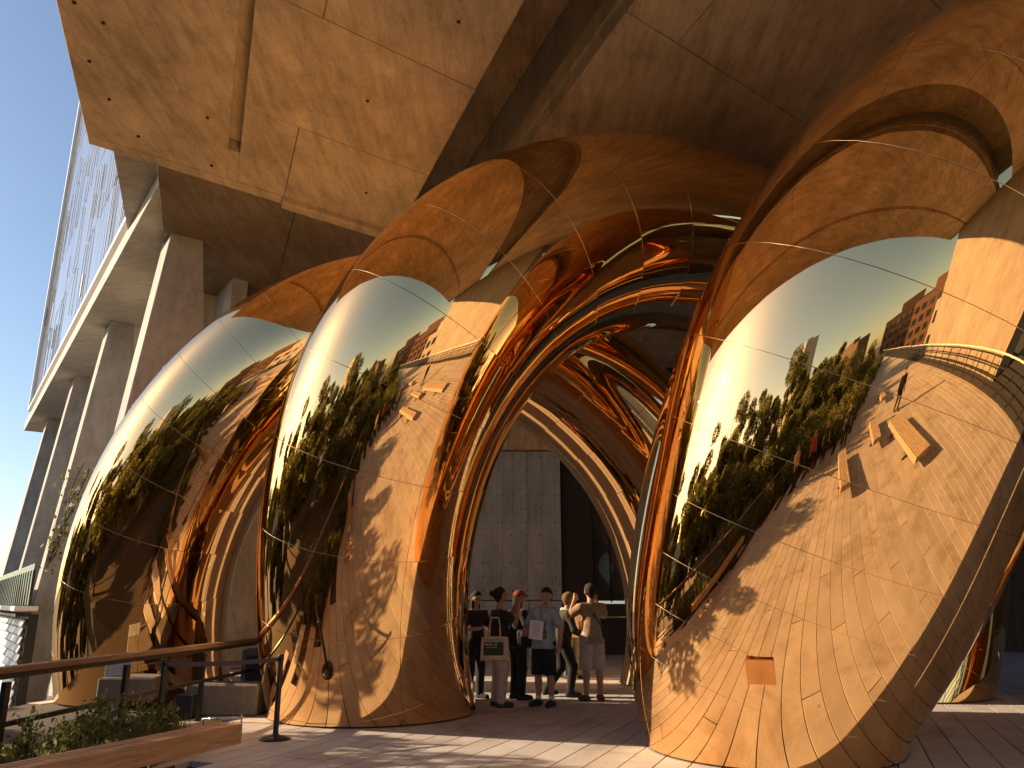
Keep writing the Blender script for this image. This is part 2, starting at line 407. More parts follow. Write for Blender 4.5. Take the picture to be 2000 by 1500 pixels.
# ------------------------------------------------------------------ concrete soffit overhead (skewed slab grid)
ZC = 9.6
O2 = np.array([-3.17, 9.26]); A2 = unit(-21.); B2 = unit(52.)
def cp2(s, t): return tuple(O2 + A2 * s + B2 * t)
soff = thing('concrete_soffit', 'huge board-marked concrete soffit overhanging the gold arches', 'ceiling', (*cp2(-10, 5), ZC))
soff_inv = Matrix.Translation(soff.location).inverted()
def slab(s0, s1, t0, t1, z0=ZC, z1=ZC + .32, name='soffit_slab', m='soffit', bev=.006, par=None):
    bm = bmesh.new(); g = .006
    prism(bm, [cp2(s0 + g, t0 + g), cp2(s1 - g, t0 + g), cp2(s1 - g, t1 - g), cp2(s0 + g, t1 - g)], z0, z1)
    bevel_all(bm, bev)
    o = obj(name, bm_mesh(name, bm), m, par or soff); o.matrix_parent_inverse = soff_inv if par is None else Matrix.Translation(par.location).inverted(); return o
rows = [2.9 * k for k in range(-9, 2)]              # seams along the az 52 direction
TL, TG0, TG1, TA, TB = -3.1, -.60, -.40, 3.27, 4.76
for k, s0 in enumerate(rows):
    s1 = s0 + 2.9
    if s1 > 5: s1 = 5.55
    dz = rng.uniform(-.004, .004)
    slab(s0, s1, TL, TG0, ZC + dz - .015)
    if k % 2 == 1: slab(s0, s1, TG1, TA, ZC + dz)
    else: slab(s0, s1, TG1, .58, ZC + dz); slab(s0, s1, .58, TA, ZC - dz)
slab(4.42, 5.55, TG0 - .01, TG1 + .01, ZC - .012, name='groove_stop')
slab(5.55, 5.85, TL, .55, ZC - .02, name='edge_lip'); slab(5.55, 5.85, .55, TA - .25, ZC - .14, name='edge_lip', bev=.03)
bm = bmesh.new(); bmesh.ops.create_cone(bm, cap_ends=True, segments=8, radius1=.03, radius2=.03, depth=.02); th = bm_mesh('tie_hole', bm); th.materials.append(M['dark'])
for s_, t_ in [(-.9, -2.75), (-.55, -2.55), (.1, -2.8), (1.0, -2.7), (1.9, -2.85), (2.1, -2.5), (3.2, -2.8), (4.1, -2.6), (5.0, -2.2), (5.2, -.9), (3.6, -1.0), (.6, -1.1), (-1.8, -2.7), (-2.6, -1.0), (1.4, 1.6), (4.3, 2.2), (-1.2, 2.5)]:
    o = obj('tie_hole', th, None, soff); o.matrix_parent_inverse = soff_inv; o.location = (*cp2(s_, t_), ZC - .024 if t_ < TG0 else ZC - .006)
# right-hand field of the soffit
for k, s0 in enumerate([2.9 * j for j in range(-9, 6)]):
    s1 = s0 + 2.9; cuts = [TB, 5.85 if k % 2 == 1 else 8.2, 11.5, 14.5, 18.]
    for a, b in zip(cuts[:-1], cuts[1:]): slab(s0, s1, a, b, ZC + rng.uniform(-.004, .004))
# groove and slot: recessed side faces and lids
slab(-26.2, 4.42, TG0 - .02, TG1 + .02, ZC + .22, ZC + .34, 'groove_lid')
slab(-26.2, 17.5, TA - .8, TB + .8, ZC + 3.2, ZC + 3.4, 'slot_lid')
slab(-26.2, 17.5, TB - .01, TB + .22, ZC + .33, ZC + .72, 'slot_side'); slab(-26.2, 12.6, TA - .22, TA + .01, ZC + .39, ZC + .72, 'slot_side')
# second soffit beyond the lip, and the storeys above that close everything off
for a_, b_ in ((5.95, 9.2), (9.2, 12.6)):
    for c_, d_ in ((-1.95, .9), (.9, TA)): slab(a_, b_, c_, d_, ZC + .12, ZC + .38, 'rear_soffit_slab', 'dark_soffit')
for tt in ((TL + .2, TA - .82), (TB + .82, 18.)):
    bm = bmesh.new(); prism(bm, [cp2(-26.2, tt[0]), cp2(12.6 if tt[0] < 0 else 17.4, tt[0]), cp2(12.6 if tt[0] < 0 else 17.4, tt[1]), cp2(-26.2, tt[1])], ZC + (.75 if tt[0] < 0 else .75), 22)
    o = obj('upper_storeys', bm_mesh('upper_storeys', bm), 'wing', soff); o.matrix_parent_inverse = soff_inv
# wall that carries the rear soffit
def wallprism(name, pts, z0, z1, m, par=None, bev=.01):
    bm = bmesh.new(); prism(bm, pts, z0, z1); bevel_all(bm, bev); o = obj(name, bm_mesh(name, bm), m, par)
    if par is not None: o.matrix_parent_inverse = Matrix.Translation(par.location).inverted()
    return o
w = wallprism('rear_wall', [cp2(12.6, -2.0), cp2(13.6, -2.0), cp2(13.6, 2.2), cp2(12.6, 2.2)], -9, ZC + .24, 'soffit')
tag(w, 'brown concrete wall rising behind the left gold arch', 'wall')

# ------------------------------------------------------------------ glazed wing on raking piers, left
W0 = np.array([-7.0, 14.4]); WA = unit(-35.2); WN = np.array([-WA[1], WA[0]])    # along the wing, outward normal (to the left)
def wp(s, n): return tuple(W0 + WA * s + WN * n)
wing = thing('glass_wing', 'glazed hotel wing on concrete piers with sunlit edge beam, left', 'building', (*wp(15, -5), -9))
wing_inv = Matrix.Translation(wing.location).inverted()
def wpart(name, bm, m, parent=None, bev=0., mat=None):
    if bev: bevel_all(bm, bev)
    o = obj(name, bm_mesh(name, bm), m, parent or wing)
    if parent is None: o.matrix_parent_inverse = wing_inv
    else: o.matrix_parent_inverse = Matrix.Identity(4)
    return o
ZS, WL = 10.0, 30.9
bm = bmesh.new(); prism(bm, [wp(-.4, 0), wp(WL, 0), wp(WL, -5.2), wp(-.4, -5.2)], ZS, ZS + .42); wpart('soffit_plate', bm, 'fascia', bev=.01)
bm = bmesh.new(); prism(bm, [wp(-.4, -.35), wp(WL - .3, -.35), wp(WL - .3, -5.2), wp(-.4, -5.2)], ZS + .421, ZS + 1.0); wpart('recess_band', bm, 'wing')
bm = bmesh.new(); prism(bm, [wp(-.4, -.02), wp(WL - .02, -.02), wp(WL - .02, -5.2), wp(-.4, -5.2)], ZS + 1.001, ZS + 1.14); wpart('floor_edge', bm, 'white_metal')
bm = bmesh.new(); prism(bm, [wp(-.4, -.30), wp(WL - .25, -.30), wp(WL - .25, -5.2), wp(-.4, -5.2)], ZS + 1.141, 40); wpart('core_mass', bm, 'dark')
bm = bmesh.new(); prism(bm, [wp(WL - .24, -.02), wp(WL - .02, -.02), wp(WL - .02, -.5), wp(WL - .24, -.5)], ZS + 1.141, 40); wpart('corner_fin', bm, 'white_metal')
# glass panes, dark fins between
pane_w, fl_h = .95, 3.3
bm = bmesh.new(); add_box(bm, (pane_w - .03, .03, fl_h - .05), bev=.004); pane_me = bm_mesh('glass_pane', bm); pane_me.materials.append(M['facade_glass'])
fin_mes = []
for h in (1.0, 2.0, 3.0, 3.28):
    bm = bmesh.new(); add_box(bm, (.045, .018, h)); me = bm_mesh('dark_fin', bm); me.materials.append(M['fin']); fin_mes.append((h, me))
bm = bmesh.new(); add_box(bm, (.16, .03, .9)); spand_me = bm_mesh('pale_panel', bm); spand_me.materials.append(M['white_metal'])
rzW = math.atan2(WA[1], WA[0])
for i in range(int((WL + 2) / pane_w)):
    s = WL - .3 - (i + .5) * pane_w
    for j in range(8):
        z = ZS + 1.16 + (j + .5) * fl_h
        if s < 8 and j > 3: continue
        o = obj('glass_pane', pane_me, None, wing); o.matrix_parent_inverse = wing_inv
        o.location = (*wp(s, -.2 + rng.uniform(-.004, .004)), z); o.rotation_euler = (rng.normal(0, .004), 0, rzW + rng.normal(0, .006))
        for q in range(2):
            if rng.random() < .30:
                h, me = fin_mes[rng.integers(4)]
                f = obj('dark_fin', me, None, wing); f.matrix_parent_inverse = wing_inv
                f.location = (*wp(s + rng.choice([-.46, -.2, .15, .46]), -.14), z + rng.uniform(-.5, .5) * (fl_h - h)); f.rotation_euler = (0, 0, rzW)
        if rng.random() < .08:
            f = obj('pale_panel', spand_me, None, wing); f.matrix_parent_inverse = wing_inv
            f.location = (*wp(s + rng.uniform(-.3, .3), -.165), z + rng.uniform(-1, 1)); f.rotation_euler = (0, 0, rzW)
# raking piers
PIER = [2.38 + 8.05 * k + d for k, d in ((0, 0), (1, 0), (2, -.45), (3, .5))]
for s in PIER:
    bm = bmesh.new(); k = .108; zb = -9.; zt = ZS - .003; dz = zt - zb
    top = [(*wp(s, -.69), zt), (*wp(s + .95, -.69), zt), (*wp(s + .95, -1.35), zt), (*wp(s, -1.35), zt)]
    bot = [(*wp(s, -.69 + k * dz), zb), (*wp(s + .95, -.69 + k * dz), zb), (*wp(s + .95, -1.35 - k * dz), zb), (*wp(s, -1.35 - k * dz), zb)]
    hexa(bm, bot, top); wpart('pier', bm, 'wing', bev=.02)
# inner wall behind the first bays
bm = bmesh.new(); prism(bm, [wp(4.2, -2.6), wp(WL - 13, -2.6), wp(WL - 13, -3.0), wp(4.2, -3.0)], 3.5, ZS - .004); wpart('inner_wall', bm, 'wing')
bm = bmesh.new(); prism(bm, [wp(8.3, -2.55), wp(9.7, -2.55), wp(9.7, -2.59), wp(8.3, -2.59)], 6.4, 8.6); wpart('window', bm, 'facade_glass')

# ------------------------------------------------------------------ tall sunlit pier behind the camera (seen mirrored)
def pq(s, q): return tuple(P * s + Q * q)
big = thing('sunlit_pier', 'broad sunlit concrete pier beyond the right-hand railing, mirrored in the arches', 'wall', (*pq(-4, 11), -9))
bm = bmesh.new()
hexa(bm, [(*pq(-10.5, 10.2), -9), (*pq(3.2, 10.2), -9), (*pq(3.2, 12.6), -9), (*pq(-10.5, 12.6), -9)],
     [(*pq(-12.6, 10.2), ZC - .03), (*pq(3.6, 10.2), ZC - .03), (*pq(3.6, 12.6), ZC - .03), (*pq(-12.6, 12.6), ZC - .03)])
o = obj('pier_shaft', bm_mesh('pier_shaft', bm), 'pier', big); o.matrix_parent_inverse = Matrix.Translation(big.location).inverted()

# ------------------------------------------------------------------ building behind, seen through the middle arch
YB = 25.5
bw = thing('rear_building', 'grey concrete wall with tie holes behind the visitors', 'wall', (-.5, YB, 0))
def bpart(name, size, loc, m, bev=.008):
    o = box(name, size, (loc[0] + .5, loc[1] - YB, loc[2]), m, bw, bev=bev); return o
xs = [-6.2, -4.4, -2.6, -1.35, -.3, .5, 1.55]
for i, (a, b) in enumerate(zip(xs[:-1], xs[1:])):
    bpart('wall_panel', (b - a - .005, .4, 4.66), ((a + b) / 2, YB + .2 + rng.uniform(-.003, .003), 1.62 + 2.33), 'wall')
    bpart('base_panel', (b - a - .012, .4, 1.58), ((a + b) / 2, YB + .215, .80), 'wall')
bpart('backing', (8.2, .2, 9.4), (-2.1, YB + .62, 4.71), 'wall'); bpart('lintel_beam', (9.6, .5, .78), (-1.2, YB + .15, 6.70), 'soffit'); bpart('upper_wall', (9.6, .45, 2.5), (-1.2, YB + .2, 8.36), 'soffit')
bm = bmesh.new(); bmesh.ops.create_cone(bm, cap_ends=True, segments=8, radius1=.022, radius2=.022, depth=.02, matrix=Matrix.Rotation(R_(90), 4, 'X'))
hole_me = bm_mesh('tie_hole', bm); hole_me.materials.append(M['dark'])
for x in np.arange(-2.3, 1.5, .46):
    for z in np.arange(1.9, 6.2, .42):
        if rng.random() < .85:
            o = obj('tie_hole', hole_me, None, bw); o.location = (x + .5 + rng.uniform(-.03, .03), -.012, z)
bpart('dark_void_box', (.95, .5, 9.5), (2.06, YB + .55, 4.76), 'dark')  # black box stands in for the unlit void beside the panes
for i in range(4): bpart('glass_pane', (.52, .05, 4.6), (2.86 + i * .56, YB + .6, 3.9), 'window_glass')
for i in range(5): bpart('mullion', (.04, .10, 4.7), (2.58 + i * .56, YB + .55, 3.9), 'steel')
bpart('sill_wall', (2.7, .4, 1.5), (3.7, YB + .5, .76), 'dark'); bpart('handrail', (1.9, .05, .05), (3.6, YB - .3, 1.12), 'chrome')
for i in range(6):
    for j in range(2): bpart('upper_pane', (1.15, .06, 1.5), (3.2 + i * 1.22, YB + 1.4, 7.2 + j * 1.58), 'window_glass')
bpart('upper_frame', (8.4, .3, .2), (6, YB + 1.5, 6.3), 'steel')
bpart('return_wall', (22, .4, 9.6), (16.2, YB + 2.2, 4.81), 'dark_soffit'); bpart('side_wall', (.4, 22, 9.6), (17.5, YB - 9, 4.81), 'dark_soffit')

# ------------------------------------------------------------------ street-side building with scaled white skin and glass parapet
sb = thing('scaled_screen', 'white facade of small metal scales with green glass parapet, lower left', 'facade', (*wp(3.75, .95), -7), math.atan2(-WA[1], -WA[0]))
def spart(name, bm, m, bev=0., par=None):
    if bev: bevel_all(bm, bev)
    return obj(name, bm_mesh(name, bm), m, par or sb)
bm = bmesh.new(); add_box(bm, (26, .18, 8.3), (-13, .16, 4.15)); spart('backing_wall', bm, M['steel'])
bm = bmesh.new(); add_box(bm, (26.2, .42, .10), (-13, 0, 8.41)); spart('cornice', bm, 'white_metal', .01)
bm = bmesh.new(); add_box(bm, (26.1, .30, .06), (-13, -.02, 8.28)); spart('cornice_shadow_strip', bm, 'steel')
bm = bmesh.new(); add_box(bm, (.235, .02, .15)); bmesh.ops.rotate(bm, cent=(0, 0, 0), matrix=Matrix.Rotation(R_(-20), 3, 'X') @ Matrix.Rotation(R_(9), 3, 'Y'), verts=bm.verts)
scale_me = bm_mesh('metal_scale', bm); scale_me.materials.append(M['white_metal'])
sv = [v.co.copy() for v in scale_me.vertices]; sf = [tuple(p.vertices) for p in scale_me.polygons]
cnt = 0; bmrest = bmesh.new()
for i in range(86):
    for j in range(32):
        x = -.16 - i * .275 - (j % 2) * .1375; z = 8.13 - j * .172; yy = .0
        if cnt < 300 and i < 16 and j < 20:
            o = obj('metal_scale', scale_me, None, sb); o.location = (x, yy, z); o.rotation_euler = (0, 0, rng.normal(0, .03)); cnt += 1
        else:
            vs = [bmrest.verts.new(v + Vector((x, yy, z))) for v in sv]
            for f in sf: bmrest.faces.new([vs[k] for k in f])
tag(spart('far_scales', bmrest, 'white_metal'), kind='stuff')
for i in range(46):
    bm = bmesh.new(); add_box(bm, (.53, .02, .84), (-.3 - i * .56, .05, 8.90)); pn = spart('parapet_pane', bm, 'parapet')
    bm = bmesh.new(); add_box(bm, (.028, .05, .72), (-.3 - i * .56 + .28, .05, 8.83)); spart('parapet_post', bm, 'steel', 0, pn)

# ------------------------------------------------------------------ far city, mirrored behind the camera
def tower(name, az, dist, w, d, h, m, label, floors=6, bays=6, rz=0., cat='building'):
    u = unit(az); t = thing(name, label, cat, (u[0] * dist, u[1] * dist, -9), rz)
    bm = bmesh.new(); add_box(bm, (w, d, h), (0, 0, h / 2)); obj('body', bm_mesh('body', bm), m, t)
    bm = bmesh.new(); add_box(bm, (w * .45, d * .5, 3), (0, 0, h + 1.5)); obj('roof_house', bm_mesh('roof_house', bm), m, t)
    fh = (h - 6) / floors; bwid = w / bays
    bm = bmesh.new(); add_box(bm, (bwid * .55, .3, fh * .5)); me = bm_mesh('window', bm); me.materials.append(M['window_glass'])
    for i in range(bays):
        for j in range(floors):
            for sgn in (-1, 1):
                o = obj('window', me, None, t); o.location = (-w / 2 + (i + .5) * bwid, sgn * d / 2, 5 + (j + .5) * fh)
    return t
tower('slab_tower', -127, 120, 26, 12, 42, 'cream', 'tall pale slab tower rising behind the trees, mirrored in the arches', 12, 6, R_(-20 + 127 - 90))
tower('brick_block', 172, 70, 26, 14, 17, 'brick', 'low red brick block at the end of the walkway, mirrored', 4, 8, R_(10))
tower('cream_block', 164, 48, 12, 12, 13.5, 'cream', 'small cream building beside the sunlit pier, mirrored', 2, 4, R_(20))
tower('long_brick_block', -174, 95, 30, 14, 19, 'brick', 'long red brick warehouse left of the walkway end, mirrored', 4, 9, R_(-6))
tower('dark_brick_block', -150, 150, 40, 16, 24, 'brick', 'distant brick block between tower and warehouse, mirrored', 5, 10, R_(20))
tower('grey_block', -100, 190, 40, 20, 17, 'wing', 'distant low grey block across the river, mirrored', 4, 10, R_(80))
tower('pale_block', -75, 160, 36, 20, 14, 'cream', 'distant low pale block under the sun, mirrored', 3, 9, R_(100))

# ------------------------------------------------------------------ railings
def polyline_rail(name, label, pts, h, posts, mids, timber=True, group=None):
    t = thing(name, label, 'railing', (*pts[0], 0), group=group); inv = Matrix.Translation(t.location).inverted()
    def add(o): o.matrix_parent_inverse = inv; return o
    for (a, b) in zip(pts[:-1], pts[1:]):
        a, b = np.array(a), np.array(b); d = b - a; L = np.linalg.norm(d); rz = math.atan2(d[1], d[0]); m_ = (a + b) / 2
        if timber:
            add(box('timber_cap', (L - .004, .13, .055), (*m_, h), 'rail_wood', t, rz, .006))
            add(box('steel_channel', (L - .004, .06, .045), (*m_, h - .052), 'steel', t, rz))
        else: add(box('top_rail', (L - .004, .06, .05), (*m_, h), 'white_metal', t, rz, .008))
        for z in mids: add(box('mid_rail', (L - .004, .035, .045), (*m_, z), 'steel', t, rz))
        n = max(1, int(round(L / posts)))
        for i in range(n):
            p = a + d * (i + .06) / n
            add(box('post', (.075, .045, h - .08), (*p, (h - .08) / 2 - .02), 'steel', t, rz))
    return t
polyline_rail('timber_railing', 'dark steel railing with timber cap in front of the left arch', [(-4.53, 5.0), (-4.39, 7.23), (-4.08, 13.3)], .95, 2.2, (.50,))
c = [(-8.6, -9.0), (-5.9, -2.0)]
polyline_rail('garden_railing', 'long steel railing among the trees left of the walkway', [tuple(x) for x in c] + [(-4.62, 4.8)], .95, 2.4, (.50,))
c = [P * s + Q * 9.25 for s in (-60, -40, -20, -8, 6, 14)]
polyline_rail('walkway_railing', 'pale-topped railing along the right edge of the walkway, mirrored', [tuple(x) for x in c], 1.08, 1.6, (.15, .42, .72), False)

# ------------------------------------------------------------------ benches
def bench(label, x, y, az, L=3.4, h=.45, w=.46, slats=6, wm='bench_grey'):
    t = thing('timber_bench', label, 'bench', (x, y, 0), -R_(az), 'timber slat benches along the walkway')
    sw = w / slats
    for i in range(slats):
        bm = bmesh.new(); add_box(bm, (sw - .018, L + rng.uniform(-.004, .004), .17), bev=.005)
        o = obj('slat', bm_mesh('slat', bm), wm, t); o.location = (-w / 2 + (i + .5) * sw, 0, h - .085 + rng.uniform(-.002, .002))
    for s in (-L * .36, L * .20):
        o = box('leg', (w * .8, .02, h - .17), (0, s, (h - .17) / 2), 'chrome', t, bev=.003)
        o = box('foot_plate', (w * .85, .14, .012), (0, s, .008), 'steel', t)
    return t
M['bench_wood_y'] = wood('ipe_timber_along', (.20, .10, .05), (.46, .27, .145), (14, 1, 14))
M['bench_grey'] = wood('weathered_timber', (.30, .23, .16), (.55, .44, .32), (14, 1, 14))
bench('timber slat bench end in the left foreground beside the planting', -3.22, 6.2, 20.5, 3.6, .45, .30, 4, 'bench_wood_y')
bench('timber bench closest to the camera, mirrored in the right arch', .75, 1.0, 30, 3.4)
bench('timber bench beside the walking visitor, mirrored in the right arch', 4.1, .4, 27, 4.2, .45, .75, 8)
bench('short timber bench between two longer ones, mirrored in the right arch', 1.75, -1.5, 24, 3.0)
bench('far timber bench near the trees, mirrored in the arches', .6, -7.5, 22, 3.4)

# ------------------------------------------------------------------ belt barrier posts
def belt_post(label, x, y, h=.93):
    t = thing('belt_post', label, 'barrier post', (x, y, 0), group='black belt barrier posts')
    lathe('base', [(0.0, .002), (.17, .002), (.175, .012), (.12, .035), (.045, .05), (.033, .07)], 'black', t)
    lathe('shaft', [(.031, .05), (.031, h - .07)], 'black', t, 18); lathe('head', [(.031, h - .071), (.036, h - .068), (.036, h - .006), (.032, h), (0, h)], 'black', t, 18)
    return t
belt_post('black belt barrier post standing clear beside the middle arch', -2.72, 9.9)
belt_post('black belt barrier post behind the bench and planting', -3.75, 9.1)
bm = bmesh.new(); a, b = Vector((-2.72, 9.9, .875)), Vector((-3.75, 9.1, .875)); d = b - a
for i in range(12):
    pass
n = 14; pts = [a + d * (i / n) + Vector((0, 0, -.02 * math.sin(math.pi * i / n))) for i in range(n + 1)]
vs = [(bm.verts.new(p + Vector((0, 0, -.024))), bm.verts.new(p + Vector((0, 0, .024)))) for p in pts]
for i in range(n): bm.faces.new((vs[i][0], vs[i + 1][0], vs[i + 1][1], vs[i][1]))
me = bm_mesh('barrier_belt', bm); o = obj('barrier_belt', me, 'strap'); sm = o.modifiers.new('s', 'SOLIDIFY'); sm.thickness = .003
tag(o, 'dark fabric belt stretched between the two black posts', 'belt')

# ------------------------------------------------------------------ concrete blocks by the left arch
t = thing('upright_slab', 'upright concrete slab with pale grey plate behind the railing', 'concrete block', (-5.35, 12.0, 0), R_(8))
box('slab', (.75, .30, .74), (0, 0, .37), 'block', t, bev=.02); box('grey_plate', (.34, .012, .70), (-.19, -.157, .37), M['wall'], t, bev=.003)
lathe('badge', [(0, 0), (.028, 0), (.028, .004), (0, .005)], 'white', t, 16).location = (-.17, -.164, .55); t.children[-1].rotation_euler = (R_(90), 0, 0)
t = thing('concrete_block_bench', 'low concrete seat block between the left and middle arches', 'concrete block', (-4.05, 12.1, 0), R_(-3))
box('seat_block', (1.05, .5, .42), (0, 0, .212), 'block', t, bev=.025); box('black_case', (.26, .20, .30), (-.42, -.37, .152), 'black', t, bev=.012)
t = thing('tall_block', 'taller concrete block tucked against the middle arch foot', 'concrete block', (-4.0, 13.6, 0), R_(4))
box('block', (.62, .45, .80), (0, 0, .402), 'block', t, bev=.02)
box('dark_opening', (.42, .02, .62), (-.02, -.228, .40), 'dark', t)
t = thing('low_barrier', 'low chrome hoop barrier by the bench end', 'barrier', (-3.45, 10.3, 0))
tube_obj('post', (.2, 0, 0), (.2, 0, .22), .010, 'chrome', t); tube_obj('bar', (-.28, 0, .165), (.22, 0, .19), .013, 'chrome', t); tube_obj('post', (-.26, .0, 0), (-.26, 0, .165), .010, 'steel', t)

# ------------------------------------------------------------------ vegetation
def leaves(name, centers, size, m, parent=None, aspect=.45, up=.3, kind=None):
    n = len(centers); a = rng.normal(size=(n, 3)); a[:, 2] += up; a /= np.linalg.norm(a, axis=1, keepdims=True)
    b = np.cross(a, rng.normal(size=(n, 3))); b /= np.linalg.norm(b, axis=1, keepdims=True)
    s = size * rng.uniform(.6, 1.4, (n, 1)); c = np.asarray(centers)
    nn = np.cross(a, b)
    V = np.stack([c - a * s * .5, c + b * s * aspect * .5 + nn * s * .08, c + a * s * .5, c - b * s * aspect * .5 + nn * s * .08], 1).reshape(-1, 3)
    o = obj(name, npmesh(name, V, np.arange(4 * n).reshape(-1, 4)), m, parent)
    if kind: o['kind'] = kind
    return o
def tree_parts(t, h, r, n, leafm, size=.16, seed=0):
    g = np.random.default_rng(seed)
    bm = bmesh.new(); tr = .02 * h + .02
    tube(bm, (0, 0, -.05), (.04 * h, .02 * h, h * .35), tr, tr * .75, 8); tips = []
    ends = []
    for i in range(9):
        a = i * 2.4 + g.uniform(-.4, .4); z0 = h * g.uniform(.15, .4); L = h * g.uniform(.35, .6)
        e = Vector((math.cos(a) * r * g.uniform(.4, .8), math.sin(a) * r * g.uniform(.4, .8), min(h * .92, z0 + L)))
        tube(bm, (.03 * h, .015 * h, z0), e, tr * .5, tr * .12, 6); ends.append(e)
    obj('trunk', bm_mesh('trunk', bm, True), 'bark', t)
    cs = []
    for i in range(26):
        e = np.array(ends[i % len(ends)]) * g.uniform(.55, 1.05) + g.normal(0, .16, 3) * r
        rad = r * g.uniform(.16, .36); k = int(n / 26)
        d = g.normal(size=(k, 3)); d /= np.linalg.norm(d, axis=1, keepdims=True)
        cs.append(e + d * rad * g.uniform(.3, 1, (k, 1)) ** .6 * np.array([1, 1, .8]))
    c = np.concatenate(cs); c[:, 2] = np.maximum(c[:, 2], .15)
    leaves('crown', c, size, leafm, t)
def pt(s, q): return P * s + Q * q
protos = []
TREES = [  # x, y, height, radius, leaf, label
 (-9.6, 6.4, 4.0, 1.7, 'leaf', 'small leafy tree casting shade on the deck by the bench, mirrored'),
 (-10.0, 9.4, 4.5, 1.8, 'leaf', 'slender tree left of the middle arch casting dappled shade, mirrored'),
 (-14.0, 6.9, 5.4, 2.0, 'leaf_dark', 'dark bushy tree nearest the left arch, mirrored'),
 (-14.5, 5.0, 6.2, 2.3, 'leaf', 'broad tall tree against the sun, mirrored'),
 (-12.5, .5, 5.0, 1.9, 'leaf_dark', 'dark tree beside the railing left of the camera, mirrored'),
 (-17.0, -3.0, 7.0, 2.6, 'leaf', 'tallest tree in the garden left of the walkway, mirrored'),
 (-10.5, -4.5, 4.2, 1.7, 'leaf_pale', 'pale green tree at the walkway edge, mirrored'),
 (-13.5, -9.5, 5.4, 2.1, 'leaf', 'rounded tree midway along the garden, mirrored'),
 (-11.6, -14, 4.6, 1.9, 'leaf_pale', 'pale bushy tree further along the garden, mirrored'),
 (-17.5, -17, 6.4, 2.6, 'leaf_dark', 'dark tree deep in the garden, mirrored'),
 (-15.0, -23, 5.6, 2.5, 'leaf', 'tree near the far end of the garden, mirrored'),
 (-6.2, -9.5, 3.6, 1.7, 'leaf_pale', 'pale tree close to the benches at the walkway edge, mirrored'),
 (-6.0, -17, 4.2, 2.0, 'leaf', 'green tree where the walkway narrows, mirrored'),
 (-20.0, -33, 6.5, 3.0, 'leaf_dark', 'farthest dark tree along the walkway, mirrored')]
for i, (x, y, h, r, lm_, lab) in enumerate(TREES):
    t = thing('garden_tree', lab, 'tree', (x, y, -.02), rng.uniform(0, 6.28), 'trees in the garden strip')
    tree_parts(t, h, r * 1.15, 11000, lm_, .15 if h < 4.5 else .2, i)
TALL = [(-27, 21, 15.5, 3.4), (-31, 13, 16.5, 4.0), (-27, 3, 16.5, 4.2), (-30, -5, 18.0, 4.4), (-26, -13, 17.0, 4.2), (-30, -22, 18.0, 4.6), (-27, -31, 17.0, 4.6), (-33, -42, 19., 5.), (-17.5, 13.6, 14.4, 2.6), (-18.5, 10.2, 14.8, 2.6), (-17.5, 6.6, 14.2, 2.6), (-19, 2.6, 15, 2.8)]
TLAB = ['street tree rising furthest left beside the glass wing, mirrored', 'street tree left of the bright sun glare, mirrored', 'street tree under the sun glare, mirrored', 'tall street tree right of the sun glare, mirrored',
        'street tree in front of the slab tower, mirrored', 'tall street tree just right of the slab tower, mirrored', 'street tree left of the brick warehouse, mirrored', 'farthest tall street tree, mirrored', 'dense street tree closest to the left arch and glass wing, mirrored', 'dense street tree second from the glass wing, mirrored', 'dense street tree third from the glass wing, mirrored', 'dense street tree fourth from the glass wing, mirrored']
for i, ((x, y, h, r), lab) in enumerate(zip(TALL, TLAB)):
    t = thing('street_tree', lab, 'tree', (x, y, -9), rng.uniform(0, 6.28), 'tall street trees beyond the garden')
    tree_parts(t, h + (4.2 if i < 8 else 0), r * 1.25, 15000, 'leaf' if i % 2 else 'leaf_pale', .42, 40 + i)
# shrubs along the walkway edge
SHRUB = []
for k in range(42):
    y_ = 4.2 - k * .95; e_ = garden_edge(y_)
    SHRUB.append((e_ - .75 - 1.2 * (k % 2) - rng.uniform(0, .5), y_, rng.uniform(.9, 1.3) if k < 6 else rng.uniform(1.2, 2.1)))
    if k % 2: SHRUB.append((e_ - 3.4 - rng.uniform(0, 2.2), y_, rng.uniform(1.9, 2.9)))
smesh = []
for i in range(6):
    n = 1700; d = rng.normal(size=(n, 3)); d /= np.linalg.norm(d, axis=1, keepdims=True)
    c = d * rng.uniform(.35, 1, (n, 1)) * np.array([.62, .62, .5]) * (1 + .3 * np.sin(d[:, :1] * 5 + i) * np.cos(d[:, 1:2] * 4 + i)) + np.array([0, 0, .5])
    c[:, 2] = np.maximum(c[:, 2], .04)
    bm = bmesh.new()
    for k in range(5): tube(bm, (0, 0, -.05), (rng.uniform(-.3, .3), rng.uniform(-.3, .3), .75), .014, .005, 5)
    st = bm_mesh('stem', bm); st.materials.append(M['bark'])
    o = leaves('foliage', c, .10, ['leaf', 'leaf_pale', 'leaf_dark'][i % 3]); me = o.data; bpy.data.objects.remove(o); smesh.append((me, st))
KIND = ['mid green', 'pale green', 'dark green']
for i, (s_, q_, h) in enumerate(SHRUB):
    c = (s_, q_); k = i % 6
    t = thing('garden_shrub', KIND[k % 3] + ' leafy shrub in the garden strip left of the walkway, mirrored', 'shrub', (*c, -.02), rng.uniform(0, 6.28), KIND[k % 3] + ' shrubs edging the walkway')
    t.scale = (h * .95, h * .95, h)
    obj('foliage', smesh[k][0], None, t); obj('stem', smesh[k][1], None, t)
